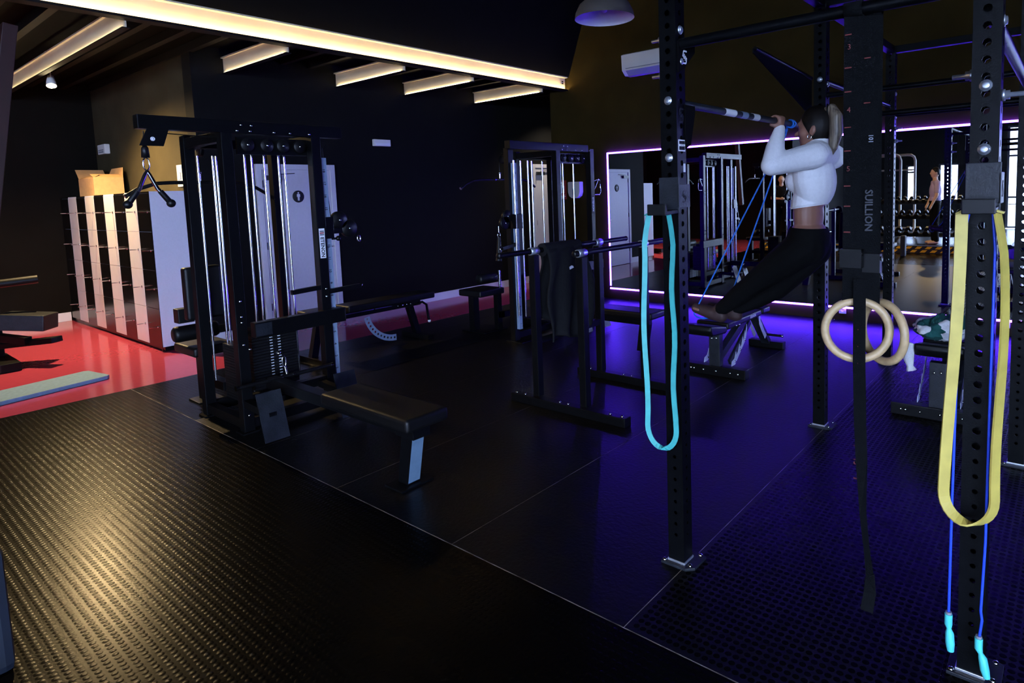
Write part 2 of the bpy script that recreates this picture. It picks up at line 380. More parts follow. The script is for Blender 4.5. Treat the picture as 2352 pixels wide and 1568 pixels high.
# toilet door on the left wall
def man_sign(parent, c, r, nrm):
    nx = Vector(nrm); yd = Vector((0, nx.x, 0)) if abs(nx.x) > .5 else Vector((nx.y, 0, 0))
    d = spart('sign_disc', B().lathe([(0, .006), (r-.003, .006), (r, .003), (r, 0), (0, 0)], c, nrm, 32), 'print_black', parent)
    o = Vector(c) + nx*0.0065
    f = B(); U = Vector((0, 0, 1))
    f.lathe([(0, .002), (.011, .002), (.011, 0), (0, 0)], o + U*0.047, nrm, 14)
    f.prism([(-.020, .032), (.020, .032), (.022, -.004), (.015, -.004), (.013, .022), (.012, -.052), (.002, -.052), (.001, -.008), (-.001, -.008), (-.002, -.052), (-.012, -.052), (-.013, .022), (-.015, -.004), (-.022, -.004)], nx*0.002, o, yd, U)
    spart('man_symbol', f, 'print_white', d)
def wall_door(name, y0, y1, h, x, mat='door_white', sign=None):
    d = struct(name, B().box(x, x+0.03, y0+0.07, y1-0.07, 0.008, h-0.07), mat, 0.002)
    for a, b_ in ((y0, y0+0.068), (y1-0.068, y1)):
        spart('door_frame', B().box(x, x+0.045, a, b_, 0, h), mat, d, 0.003)
    spart('door_lintel', B().box(x, x+0.045, y0+0.068, y1-0.068, h-0.068, h), mat, d, 0.003)
    for z in (0.28, 1.05, 1.82):
        spart('hinge', B().box(x+0.028, x+0.04, y0+0.066, y0+0.082, z, z+0.09), 'frame_dark', d)
    hd = spart('door_handle', B().tube((x+.03, y1-.14, 1.02), (x+.075, y1-.14, 1.02), .009).tube((x+.07, y1-.14, 1.02), (x+.07, y1-.26, 1.02), .009), 'chrome', d)
    spart('handle_rose', B().lathe([(0, .008), (.024, .008), (.026, 0), (0, 0)], (x+.03, y1-.14, 1.02), (1, 0, 0), 16), 'chrome', hd)
    cl = spart('door_closer', B().box(x+.032, x+.075, y0+.10, y0+.30, h-.20, h-.14), 'frame_dark', d)
    spart('closer_arm', B().beam((x+.055, y0+.20, h-.13), (x+.055, y0+.48, h-.115), .02, .01), 'frame_dark', cl)
    if sign: man_sign(d, (x+0.031, sign[0], sign[1]), 0.078, (1, 0, 0))
    return d
wall_door('door_1', 3.70, 4.76, 2.11, WALL_X, sign=(4.225, 1.70))
wall_door('door_2', 8.78, 9.72, 2.18, WALL_X)

# shop-front glazing and windows behind the photographer
def glazed(name, x0, x1, z0, z1, nx, rails):
    w = struct(name, B().box(x0, x1, BACK_Y-0.12, BACK_Y-0.06, z0, z0+0.06).box(x0, x1, BACK_Y-0.12, BACK_Y-0.06, z1-0.06, z1).box(x0, x0+.06, BACK_Y-.12, BACK_Y-.06, z0+.06, z1-.06).box(x1-.06, x1, BACK_Y-.12, BACK_Y-.06, z0+.06, z1-.06), 'frame_dark')
    for i in range(1, nx):
        x = x0 + (x1-x0)*i/nx
        spart('mullion', B().box(x-.035, x+.035, BACK_Y-.13, BACK_Y-.05, z0+.06, z1-.06), 'frame_dark', w)
    for z in rails:
        spart('rail', B().box(x0+.06, x1-.06, BACK_Y-.115, BACK_Y-.065, z-.03, z+.03), 'frame_dark', w)
    for i in range(nx):
        a = x0 + (x1-x0)*i/nx + .036; c = x0 + (x1-x0)*(i+1)/nx - .036
        spart('pane', B().box(a, c, BACK_Y-.094, BACK_Y-.086, z0+.06, z1-.06), 'window_glass', w)
    return w
glazed('window_1', -1.8, 4.2, 0.02, 3.3, 6, (1.02, 2.35, 2.75))
glazed('window_2', -3.72, -3.10, 0.85, 2.2, 1, ())
glazed('window_3', -4.72, -4.40, 0.85, 2.2, 1, (1.95,))
w4 = struct('window_4', B().box(4.26, 4.32, -8.6, -2.0, .1, .16).box(4.26, 4.32, -8.6, -2.0, 3.14, 3.2).box(4.26, 4.32, -8.6, -8.54, .16, 3.14).box(4.26, 4.32, -2.06, -2.0, .16, 3.14), 'frame_dark')
for i in range(1, 5): spart('mullion', B().box(4.25, 4.33, -8.6+1.32*i-.03, -8.6+1.32*i+.03, .16, 3.14), 'frame_dark', w4)
for i in range(5): spart('pane', B().box(4.286, 4.294, -8.57+1.32*i, -7.31+1.32*i, .16, 3.14), 'window_glass', w4)
struct('ground', B().box(-30, 30, -45, BACK_Y-0.2, -0.15, -0.05).box(4.4, 30, BACK_Y-.2, 20, -.15, -.05), 'asphalt')
hs = thing('house', 'pale street house seen through the shop-front glass in the mirror', 'building', (0.5, -34, 0))
part('wall', B().box(-7, 9, -38, -34, 0, 5.5), 'facade', hs)
rf = part('roof', B().prism([(-7.4, 5.5), (9.4, 5.5), (8.6, 6.4), (-6.6, 6.4)], (0, 4.6, 0), (0, -38.3, 0)), 'brace_red', hs)
for i in range(5):
    w = part('window', B().box(-5.6+3*i, -4.3+3*i, -34.02, -33.97, 2.6, 4.2), 'frame_dark', hs)
    part('pane', B().box(-5.5+3*i, -4.4+3*i, -33.99, -33.96, 2.7, 4.1), 'print_grey', w)

# ---------------------------------------------------------------- ceiling ribs, beam, joists
for i, y in enumerate([-2.2, -1.8, -1.1, -.7, .05, .4, .95, 1.3, 1.65, 2.36, 2.72, 3.08, 3.80, 4.16, 4.52, 5.2, 5.6, 6.4, 6.75, 7.1, 7.8, 8.2, 8.7, 9.3]):
    spart('ceiling_rib', B().box(-11.5, -6.36, y-.035, y+.035, 3.36, 3.45), 'rib_and_shade_brown', bpy.data.objects['ceiling'])
bt = thing('steel_beam', 'cream steel beam with hidden warm light strip along the mezzanine edge', 'beam', (-6.3, -3.0, 3.215))
part('web', B().box(-6.308, -6.296, -3.0, 7.89, 3.229, 3.411), 'beam_cream', bt)
part('bottom_flange', B().box(-6.36, -6.238, -3.0, 7.89, 3.215, 3.229).box(-6.242, -6.238, -3.0, 7.89, 3.229, 3.236), 'rib_and_shade_brown', bt)  # cream flange coloured dark: shade of the unlit underside is in the colour
part('top_flange', B().box(-6.36, -6.238, -3.0, 7.89, 3.411, 3.425), 'beam_cream', bt)
part('light_strip', B().box(-6.262, -6.250, -2.9, 7.888, 3.2292, 3.234), 'led_warm', bt)
part('clamp', B().box(-6.296, -6.27, 7.78, 7.82, 3.31, 3.36).tube((-6.285, 7.80, 3.335), (-6.25, 7.80, 3.335), .008), 'chrome', bt)
pl = []
for i in range(9): pl.append((-6.262 + .01*(i % 2), 0.9 + .83*i + .2*sin(i*7), 3.425))
copies('clip', B().box(-.008, .008, -.02, .02, 0, .022).mesh('clip'), 'beam_cream', bt, pl)
for k, y in enumerate((0.55, 2.0, 3.435, 4.89, 6.01, 7.42)):
    ords = ('closest to the camera, above the textured floor', 'above the blue exercise mat', 'meeting the wall above the striped lockers', 'second beyond the striped lockers', 'third beyond the striped lockers', 'farthest from the camera, by the corridor')[k]
    j = thing('ceiling_joist', 'cream lit ceiling joist ' + ords, 'joist', (-8.9, y, 3.155), 'lit ceiling joists')
    part('web', B().box(-11.49 if y < 3 else WALL_X+.01, -6.36, y-.005, y+.005, 3.165, 3.33), 'beam_cream', j)
    part('bottom_flange', B().box(-11.49 if y < 3 else WALL_X+.01, -6.36, y-.03, y+.03, 3.155, 3.163), 'rib_and_shade_brown', j)  # underside shade put into the flange colour
    part('top_flange', B().box(-11.49 if y < 3 else WALL_X+.01, -6.36, y-.03, y+.03, 3.33, 3.345), 'beam_cream', j)
    part('light_strip', B().box(-11.4 if y < 3 else WALL_X+.05, -6.42, y-.022, y-.014, 3.1632, 3.167), 'led_warm_soft', j)

# red-brown raking brace at the left edge
solo('raking_brace', B().beam((-6.4, 1.235, 3.05), (-6.4, 0.94, 1.2), .09, .09), 'brace_red', 'dark red raking steel brace by the left edge of the picture', 'brace', bevel=.004)

# ---------------------------------------------------------------- mirror with purple light strip
mr = thing('wall_mirror_panel', 'large wall mirror framed by a purple light strip', 'mirror', (-1.0, 7.88, 0.17))
xs = [-5.5, -4.0, -2.5, -1.0, 0.5, 2.0, 3.5]
for a, b_ in zip(xs, xs[1:]):
    part('mirror_panel', B().box(a+.001, b_-.001, 7.872, 7.884, .17, 2.19), 'mirror_glass', mr)
part('backing_board', B().box(-5.49, 3.49, 7.885, 7.899, .18, 2.18), 'plastic_black', mr)
for nm, bb in (('light_strip', (-5.522, 3.5, 2.19, 2.212)), ('light_strip', (-5.522, 3.5, .148, .170)), ('light_strip', (-5.522, -5.50, .2, 2.19))):
    part(nm, B().box(bb[0], bb[1], 7.868, 7.886, bb[2], bb[3]), 'led_purple', mr)
sk = [(-2.15, 'left'), (-0.54, 'right')]
for x, s in sk:
    t = thing('wall_socket', 'white wall socket below the mirror strip, ' + ('between back post and rings' if s == 'left' else 'beside the yellow band'), 'socket', (x, 7.9, .08), 'wall sockets under the mirror')
    part('plate', B().box(x-.04, x+.04, 7.888, 7.9, .08, .165), 'plastic_white', t, .003)
    part('outlet', B().lathe([(0, .001), (.02, .001), (.022, .004), (.024, 0)], (x, 7.888, .122), (0, -1, 0), 16), 'plastic_white', t)

# ---------------------------------------------------------------- wall fittings
t = thing('air_conditioner', 'white wall-mounted air conditioner high above the mirror', 'air conditioner', (-4.65, 7.9, 3.26))
part('body', B().prism([(7.9, 3.26), (7.76, 3.26), (7.68, 3.33), (7.67, 3.54), (7.72, 3.56), (7.9, 3.56)], (.88, 0, 0), (-5.09, 0, 0), (0, 1, 0), (0, 0, 1)), 'plastic_white', t, .006)
part('louver', B().box(-5.02, -4.28, 7.668, 7.68, 3.345, 3.352).prism([(7.755, 3.258), (7.685, 3.318), (7.675, 3.318), (7.748, 3.252)], (.74, 0, 0), (-5.02, 0, 0), (0, 1, 0), (0, 0, 1)), 'print_grey', t)
t = thing('emergency_light', 'small white emergency light box on the dark left wall', 'light box', (WALL_X, 5.545, 2.39))
part('housing', B().box(WALL_X, WALL_X+.05, 5.405, 5.685, 2.39, 2.485), 'plastic_white', t, .008)
part('diffuser', B().box(WALL_X+.05, WALL_X+.056, 5.43, 5.66, 2.395, 2.435), 'print_white', t, .002)
t = thing('wall_alarm', 'small white alarm box on the lit wall above the lockers', 'alarm', (-11.0, 3.07, 2.41))
part('housing', B().box(-11.17, -10.86, 3.0, 3.07, 2.41, 2.55), 'plastic_white', t, .012)
part('grille', B().box(-11.12, -10.91, 2.994, 3.0, 2.43, 2.45).box(-11.12, -10.91, 2.994, 3.0, 2.46, 2.475), 'print_grey', t)
t = thing('wall_panel', 'small grey switch panel on the lit wall behind the V handle', 'switch panel', (-8.35, 3.07, 1.85))
part('plate', B().box(-8.48, -8.22, 3.055, 3.07, 1.86, 2.12), 'laminate_grey', t, .004)
part('switch', B().box(-8.42, -8.36, 3.045, 3.055, 1.95, 2.03).box(-8.33, -8.27, 3.045, 3.055, 1.95, 2.03), 'plastic_white', t, .002)
t = thing('fire_sign', 'red fire extinguisher sign on the dark wall behind the far cable machine', 'sign', (-6.435, 7.9, 1.53))
part('board', B().box(-6.53, -6.34, 7.892, 7.9, 1.53, 1.83), 'sign_red', t, .001)
part('extinguisher_symbol', B().prism([(-6.45, 1.63), (-6.38, 1.63), (-6.38, 1.74), (-6.40, 1.77), (-6.40, 1.80), (-6.47, 1.81), (-6.50, 1.72), (-6.49, 1.71), (-6.46, 1.785), (-6.43, 1.78), (-6.43, 1.77), (-6.45, 1.74)], (0, -.001, 0), (0, 7.892, 0)), 'print_white', t)
part('caption', B().box(-6.51, -6.36, 7.891, 7.892, 1.60, 1.605).box(-6.51, -6.36, 7.891, 7.892, 1.57, 1.585).box(-6.49, -6.38, 7.891, 7.892, 1.548, 1.56), 'print_white', t)
t = thing('towel_dispenser', 'white rounded towel dispenser on the wall between cable machine uprights', 'dispenser', (-6.125, 7.9, 1.55))
part('cover', B().prism([(-.12, .12), (-.12, -.04), (-.10, -.10), (-.05, -.135), (.05, -.135), (.10, -.10), (.12, -.04), (.12, .12)], (0, -.09, 0), (-6.125, 7.9, 1.68)), 'plastic_white', t, .012)
part('window_slot', B().box(-6.15, -6.10, 7.807, 7.811, 1.60, 1.70), 'print_grey', t)
# pendant lamp
t = thing('pendant_lamp', 'grey dome pendant lamp, unlit, hanging near the ceiling slope', 'lamp', (-4.19, 6.0, 3.56))
part('shade', B().lathe([(.335, 0), (.325, .06), (.28, .15), (.19, .22), (.07, .255), (.05, .30), (.0, .30)], (-4.19, 6.0, 3.56), n=36), 'lamp_shade', t)
part('shade_lining', B().lathe([(.333, .001), (.318, .06), (.272, .145), (.18, .212), (.0, .235)], (-4.19, 6.0, 3.56), n=36), 'lamp_inner', t)
part('cable', B().tube((-4.19, 6.0, 3.85), (-4.19, 6.0, 5.6), .006), 'plastic_black', t)
part('bulb', B().ball((-4.19, 6.0, 3.68), (.04, .04, .06)), 'lamp_inner', t)
# spotlight on the low ceiling
SLX, SLY, SLZ = -9.30, 2.115, 3.085
t = thing('spotlight', 'glaring warm ceiling spotlight above the striped lockers', 'spotlight', (SLX, SLY, SLZ))
part('track_clamp', B().box(SLX-.04, SLX+.04, SLY-.03, SLY+.03, 3.36, 3.45), 'plastic_white', t, .004)
part('stem', B().tube((SLX, SLY, 3.37), (SLX, SLY, SLZ+.05), .008), 'plastic_white', t)
part('housing', B().lathe([(.0, -.09), (.03, -.09), (.045, -.02), (.05, .04), (.047, .04), (.04, -.01), (0, -.03)], (SLX, SLY, SLZ+.012), (.45, -.1, -.88), 20), 'plastic_white', t)
part('bulb', B().ball((SLX+.018, SLY-.004, SLZ-.022), .028), 'lamp_bulb', t)
spot('spotlight_beam', (SLX+.036, SLY-.008, SLZ-.06), (-8.7, 2.2, 0.0), 880, 158, WARM, 1.0, 0.04)
spot('corridor_downlight', (-7.2, 9.4, 3.3), (-7.2, 9.2, 0), 120, 120, (1.0, 0.86, 0.66), 0.6, 0.06)

# ================================================================== LOCKERS
NCOL = 9; LX0, LX1 = -11.43, -7.955; CW = (LX1-LX0)/NCOL; LF, LBK, LH = 2.56, 3.055, 1.80
ordn = ['leftmost', 'second from the left', 'third from the left', 'fourth from the left', 'middle', 'fourth from the right', 'third from the right', 'second from the right', 'rightmost']
HANDLE = B().tube((0, 0, 0), (0, -.085, .003), .006, 8).lathe([(0, .004), (.014, .004), (.015, 0), (0, 0)], (0, 0, 0), (0, -1, 0), 12).mesh('handle'); HANDLE.materials.append(MAT['chrome'])
for c in range(NCOL):
    x0 = LX0 + c*CW; x1 = x0 + CW; dark = c % 2 == 0
    t = thing('locker_column', ('black' if dark else 'white') + ' four-door locker column, ' + ordn[c] + ' of the striped row' + (', with pale side panel' if c == 8 else ''), 'locker', ((x0+x1)/2, (LF+LBK)/2, 0), 'striped locker columns')
    part('body', B().box(x0+.002, x1-.002, LF+.02, LBK, .055, LH-.016), 'laminate_grey', t)
    part('plinth', B().box(x0+.002, x1-.002, LF+.03, LBK-.02, 0, .055), 'laminate_black', t)
    part('top_panel', B().box(x0, x1, LF+.004, LBK, LH-.016, LH), 'laminate_grey' if not dark else 'laminate_black', t)
    for r in range(4):
        z0 = .055 + r*(LH-.071)/4; z1 = z0 + (LH-.071)/4
        d = part('door', B().box(x0+.003, x1-.003, LF, LF+.019, z0+.002, z1-.002), 'laminate_black' if dark else 'laminate_white', t, .0015)
        copies('handle', HANDLE, None, d, [(x1-.075, LF, z0+.225)])
    if c == 8:
        part('side_panel', B().box(x1-.002, x1+.016, LF+.004, LBK, .055, LH), 'laminate_grey', t)
        part('edge_strip', B().box(x1-.002, x1+.016, LF-.001, LF+.004, .0, LH), 'laminate_black', t)
# cardboard box on the lockers
t = thing('cardboard_box', 'open brown cardboard box standing on top of the lockers', 'box', (-10.45, 2.80, LH))
bx0, bx1, by0, by1, bz = -10.78, -10.12, 2.64, 2.98, LH+.001
part('carton', B().box(bx0, bx1, by0, by0+.005, bz, bz+.24).box(bx0, bx1, by1-.005, by1, bz, bz+.24).box(bx0, bx0+.005, by0+.005, by1-.005, bz, bz+.24).box(bx1-.005, bx1, by0+.005, by1-.005, bz, bz+.24).box(bx0+.005, bx1-.005, by0+.005, by1-.005, bz, bz+.005), 'cardboard', t)
part('flap', B().beam((bx0+.003, (by0+by1)/2, bz+.24), (bx0-.14, (by0+by1)/2, bz+.375), .33, .005), 'cardboard', t)
part('flap', B().prism([(bx0, 0), (bx1, 0), (bx1-.08, .13), (bx0+.1, .15)], (0, .004, 0), (0, by0, bz+.24), (1, 0, 0), (0, .75, .35)), 'cardboard', t)
part('flap', B().beam((bx1-.003, (by0+by1)/2, bz+.24), (bx1-.16, (by0+by1)/2, bz+.29), .33, .005), 'cardboard', t)
part('flap', B().prism([(bx0, 0), (bx1, 0), (bx1-.1, .15), (bx0+.1, .15)], (0, .004, 0), (0, by1-.006, bz+.24), (1, 0, 0), (0, .25, .95)), 'cardboard', t)

# blue mat on the red floor
m_ = B().prism([(0, 0), (1.30, 0), (1.33, .03), (1.33, .40), (1.30, .43), (0, .43)], (0, 0, .035), (0, 0, 0), (1, 0, 0), (0, 1, 0))
o = link('exercise_mat', m_.mesh('exercise_mat', .006), 'mat_blue'); o.location = (-6.93, .55, .001); o.rotation_euler = (0, 0, radians(101))
tag(o, 'grey-blue foam exercise mat lying on the red floor', 'mat')

# leg-curl machine cut by the left edge of the picture
t = thing('leg_machine', 'black leg machine with roller and step plate at the left edge of the red floor', 'gym machine', (-8.75, 1.35, 0))
part('base_beam', B().box(-9.1, -8.40, 1.25, 1.42, .0, .09), 'steel_black', t, .008)
part('frame_column', B().box(-9.0, -8.9, 1.28, 1.38, .09, .75).beam((-8.95, 1.33, .3), (-8.55, 1.52, .27), .08, .08), 'steel_black', t, .006)
part('step_arm', B().beam((-8.95, 1.35, .20), (-8.35, 1.72, .27), .13, .06), 'steel_black', t, .01)
part('step_plate', B().beam((-8.92, 1.40, .47), (-8.62, 1.74, .43), .26, .17), 'steel_worn', t, .012)
part('roller', B().tube((-8.97, 1.30, .86), (-8.90, 1.72, .88), .045, 18), 'leather_black', t)
part('roller_post', B().box(-9.0, -8.93, 1.26, 1.36, .70, .93), 'steel_black', t, .006)
bolts(t, [(-8.89, 1.30, .62), (-8.89, 1.36, .55)], PX)
solo('red_side_panel', B().box(-8.05, -7.86, .93, .95, 0, .42).box(-7.88, -7.86, .95, 1.06, 0, .42), 'resin_red', 'low red panel edge at the left border of the picture', 'panel', bevel=.003)
solo('navy_pad', B().box(-3.00, -2.895, .235, .385, .0, .46), 'pad_navy', 'dark navy pad standing in the lower left corner', 'pad', bevel=.03)

# ================================================================== RIG
RXA, RXB = -1.31, -0.225          # post columns
RW = .075
HOLE_P = .05
def perforated_post(h, w=RW, n=8, skip=(), r_of=lambda z: .0125):
    b = B()
    nz = int(h/HOLE_P)
    for k, (ax, sg) in enumerate((((1, 0, 0), (0, -1, 0)), ((0, 1, 0), (1, 0, 0)), ((-1, 0, 0), (0, 1, 0)), ((0, -1, 0), (-1, 0, 0)))):
        ux = Vector(ax); nn = Vector(sg); o = nn*w/2
        for i in range(nz):
            z0 = i*HOLE_P; z1 = z0 + HOLE_P; zc = (z0+z1)/2; r = r_of(zc)
            c = [o + ux*(-w/2) + Vector((0, 0, z0)), o + ux*(w/2) + Vector((0, 0, z0)), o + ux*(w/2) + Vector((0, 0, z1)), o + ux*(-w/2) + Vector((0, 0, z1))]
            if r is None:
                b.add(c, [(0, 1, 2, 3)]); continue
            ring = [o + ux*r*cos(a) + Vector((0, 0, zc + r*sin(a))) for a in [2*pi*j/n - 3*pi/4 for j in range(n)]]
            ri = [v - nn*.004 for v in ring]
            q = n//4; fs = []
            for s in range(4):
                for j in range(q): fs.append((s, 4+(s*q+j+1) % n, 4+(s*q+j) % n))
                fs.append((s, (s+1) % 4, 4+((s+1)*q) % n))
            fs += [(4+j, 4+(j+1) % n, 4+n+(j+1) % n, 4+n+j) for j in range(n)]
            b.add(c+ring+ri, fs)
    b.add([(-w/2, -w/2, h), (w/2, -w/2, h), (w/2, w/2, h), (-w/2, w/2, h)], [(0, 1, 2, 3)])
    return b
def hole_r(z): return .0125 if z > .75 else .0085
POST = perforated_post(2.75, r_of=lambda z: None if z < .12 else hole_r(z)).mesh('upright', fix=False); POST.materials.append(MAT['steel_rig'])
rig = thing('pull_up_rig', 'black perforated steel pull-up rig with bolted bars', 'rig', (RXA, 4.3, 0))
ROWS = (2.35, 4.30, 6.25)
for x in (RXA, RXB):
    for y in ROWS:
        copies('upright', POST, None, rig, [(x, y, .012)])
        fp = part('foot_plate', B().prism([(-.065, -.06), (.055, -.06), (.085, -.03), (.085, .075), (.06, .085), (-.065, .085)], (0, 0, .012), (x, y, 0), (1, 0, 0), (0, 1, 0)), 'steel_worn', rig, .002)
        bolts(fp, [(x-.052, y-.048, .012), (x+.062, y-.03, .012), (x+.062, y+.068, .012)], PZ, BOLT)
        part('weld_collar', B().box(x-.042, x+.042, y-.042, y+.042, .012, .022), 'zinc', fp, .002)
def rbar(p, q, r=.0165, mat='steel_rig', name='cross_bar'): return part(name, B().tube(p, q, r, 14), mat, rig)
# pull-up bars and rails
rbar((RXA, 2.38, 1.987), (RXA, 4.27, 1.987), .0168, 'steel_worn', 'pull_up_bar')
tp = part('tape_wrap', B().tube((RXA, 2.83, 1.987), (RXA, 2.95, 1.987), .0178), 'print_white', rig)
part('tape_wrap', B().tube((RXA, 3.16, 1.987), (RXA, 3.24, 1.987), .0178), 'print_white', rig)
part('tape_wrap', B().tube((RXA, 3.02, 1.987), (RXA, 3.09, 1.987), .0176), 'zinc_paint', rig)
rbar((RXA+.03, 2.35, 2.215), (RXB-.03, 2.35, 2.215), .021)
rbar((RXA+.03, 4.30, 2.20), (RXB-.03, 4.30, 2.20)); rbar((RXA+.03, 6.25, 2.456), (RXB-.03, 6.25, 2.456)); rbar((RXA+.03, 6.25, 2.216), (RXB-.03, 6.25, 2.216))
rbar((RXA, 4.33, 2.30), (RXA, 6.22, 2.30)); rbar((RXA+.03, 4.30, 2.05), (RXB-.03, 4.30, 2.05))
rbar((RXB, 2.38, 2.14), (RXB, 4.27, 2.12), .022); rbar((RXB, 4.33, 2.30), (RXB, 6.22, 2.30))
for x in (RXA, RXB):
    part('top_rail', B().box(x-.03, x+.03, 2.31, 6.29, 2.75, 2.81), 'steel_rig', rig, .003)
for y in ROWS: part('top_rail', B().box(RXA, RXB, y-.03, y+.03, 2.75, 2.81), 'steel_rig', rig, .003)
# gusset plates with the S mark
SLOGO = [(-.3, .35), (-.1, .5), (.5, .5), (.42, .33), (-.05, .33), (-.18, .2), (-.24, -.05), (-.36, -.05)]
def s_mark(parent, c, h, xd, yd, mat):
    xd = Vector(xd); yd = Vector(yd); n = xd.cross(yd); b = B()
    p1 = [(-.42, .05), (-.30, .42), (-.18, .5), (.40, .5), (.36, .38), (-.12, .38), (-.20, .32), (-.26, .12), (.16, .12), (.24, .06), (.12, -.24), (.0, -.24), (.08, -.0), (-.36, -.0)]
    p2 = [(-x, -y) for x, y in p1]
    for p in (p1, p2): b.prism([(x*h*.8, y*h) for x, y in p], n*.001, c, xd, yd)
    return part('s_mark', b, mat, parent)
def gusset(x, y, z, sy, logo=None, w=.16, h=.2, top=.03):
    g_ = part('gusset', B().prism([(0, top), (sy*w, top), (sy*w, top-.03), (sy*.045, -h), (0, -h-.02)], (.006, 0, 0), (x, y, z), (0, 1, 0), (0, 0, 1)), 'steel_matte', rig)
    if logo: s_mark(g_, (x+.0062, y+sy*logo[0], z+logo[1]), .055, (0, 1, 0), (0, 0, 1), logo[2])
    return g_
gusset(RXA+.038, 2.325, 2.195, 1, (.05, -.03, 'print_white'), .14, .075)
gusset(RXA+.038, 2.375, 1.945, 1, None, .085, .13)
gusset(RXA+.038, 4.27, 1.945, -1, None, .085, .13)
gusset(RXB-.044, 2.375, 2.11, 1, (.05, -.03, 'print_grey'), .14, .075)
s_mark(rig, (RXA+.0385, 2.35, 1.93), .06, (0, 1, 0), (0, 0, 1), 'print_black')
# wall-ball bracket on the back post
br = part('bracket_plate', B().prism([(0, 2.07), (0, 2.30), (-.95, 2.36), (-.95, 2.34)], (.008, 0, 0), (RXA-.06, 4.27, 0), (0, 1, 0), (0, 0, 1)), 'steel_matte', rig)
part('bracket_tube', B().tube((RXA-.056, 3.35, 2.365), (RXA-.056, 4.27, 2.315), .012), 'steel_rig', br)
# makers' plates
pl_ = part('maker_plate', B().box(RXA+.0375, RXA+.039, 2.322, 2.378, 1.785, 1.832), 'print_white', rig)
part('maker_plate_field', B().box(RXA+.039, RXA+.0394, 2.327, 2.373, 1.79, 1.827), 'print_black', pl_)
lettering('SUILLION', .0125, 'print_white', pl_, (RXA+.0396, 2.35, 1.809), (0, 1, 0), (0, 0, 1), .0004)
part('barcode_sticker', B().box(RXA+.0375, RXA+.0385, 2.362, 2.378, 1.70, 1.735), 'print_white', rig)
# bolts
for x, y, zs in ((RXA, 2.35, (2.27, 2.145)), (RXA, 4.3, (2.27, 2.05)), (RXB, 2.35, (2.27, 2.1)), (RXB, 4.3, (2.25, 2.1)), (RXA, 6.25, (2.4, 2.2)), (RXB, 6.25, (2.4, 2.2))):
    bolts(rig, [(x+.038, y, z) for z in zs], PX, BOLT_BIG)
bolts(rig, [(RXA, 2.312, z) for z in (1.99, 1.76)] + [(RXB, 2.312, z) for z in (1.91, 1.72)] + [(RXA, 4.262, z) for z in (2.30, 2.04)], NY, BOLT_BIG)
bolts(rig, [(RXB+.038, 2.35, 1.88), (RXA+.038, 4.30, 2.11), (RXA+.038, 4.30, 1.985), (RXA+.038, 6.25, 2.10), (RXA+.038, 6.25, 1.99), (RXB+.038, 2.35, 2.30)], PX, STUD)
bolts(rig, [(RXA-.038, 2.35, 2.245), (RXA-.038, 2.35, 2.10), (RXB-.038, 2.35, 2.2), (RXB-.038, 2.35, 1.95)], NX, STUD)
# J-cups that carry the bands
def jcup(x, y, z, label):
    t = thing('j_cup', label, 'rack hook', (x, y, z))
    part('sleeve', B().box(x-.046, x+.046, y-.0465, y-.0395, z, z+.145).box(x+.0395, x+.0465, y-.0465, y+.05, z+.02, z+.115), 'steel_worn', t, .002)
    part('hook', B().prism([(-.046, .01), (-.15, .005), (-.15, .05), (-.14, .05), (-.135, .022), (-.046, .025)], (.085, 0, 0), (x-.0425, y, z-.012), (0, 1, 0), (0, 0, 1)), 'plastic_black', t, .003)
    s_mark(t, (x+.0467, y, z+.065), .05, (0, 1, 0), (0, 0, 1), 'print_black')
    return t
jcup(RXA, 2.35, 1.535, 'black rack hook on the rig post carrying the turquoise band')
jcup(RXB, 2.35, 1.535, 'black rack hook on the nearest right post carrying the yellow band')

# ---------------------------------------------------------------- bands, rope, rings
def loop_band(pts, side, w, t_):
    return B().ribbon(pts, side, w, t_)
def hang_loop(xl, xr, y, ztop, zbot, wob, n=40, grad=None):
    """closed hanging loop: list of points down the left, round the bottom, up the right"""
    r = (xr-xl)/2; xc = (xl+xr)/2; P_ = []
    N = 16
    for i in range(N): tt = i/(N-1); P_.append((xl + (.03*(1-min(1, tt*9)) if grad is None else grad*(1-tt)) + wob(tt, 0), y, ztop + (zbot+r*1.3-ztop)*tt))
    for i in range(1, 14): a = pi*i/14; P_.append((xc - r*cos(a) + wob(1, 0)*(1-i/14) + wob(1, 1)*i/14, y, zbot + r*1.3*(1-sin(a))))
    for i in range(N): tt = 1-i/(N-1); P_.append((xr - .012*(1-min(1, tt*7)) + wob(tt, 1), y, ztop + (zbot+r*1.3-ztop)*tt))
    return P_
pts = hang_loop(-1.412, -1.276, 2.262, 1.527, .537, lambda s, k: (.006*sin(s*9) if k == 0 else .0055*sin(s*14)))
side = [(.25, 1, 0)]*len(pts)
b = B(); pts2 = [Vector(p) for p in pts]
b.ribbon(pts2, [(sin(.9+.9*(i/len(pts2))), cos(.9+.9*(i/len(pts2))), .35*sin(6.28*i/len(pts2))) for i in range(len(pts2))], .022, .0055)
b.ribbon([(-1.395+.0, 2.262, 1.527), (-1.38, 2.262, 1.534), (-1.31, 2.262, 1.536), (-1.29, 2.262, 1.527)], (0, 1, 0), .03, .005)
solo('resistance_band', b, 'band_turquoise', 'turquoise resistance band hanging in a long loop on the rig post', 'resistance band')
pts = hang_loop(-.300, -.158, 2.255, 1.53, .553, lambda s, k: (.004*sin(s*5) if k == 0 else .01*sin(s*5)-.012*(1-s)), grad=.028)
b = B(); N = len(pts)
b.ribbon(pts, [(cos(1.1*i/N), sin(1.1*i/N)+.3, .2*sin(6.28*i/N)) for i in range(N)], .034, .0065)
b.ribbon([(-.285, 2.255, 1.528), (-.26, 2.255, 1.542), (-.20, 2.255, 1.542), (-.165, 2.255, 1.53)], (0, 1, 0), .036, .006)
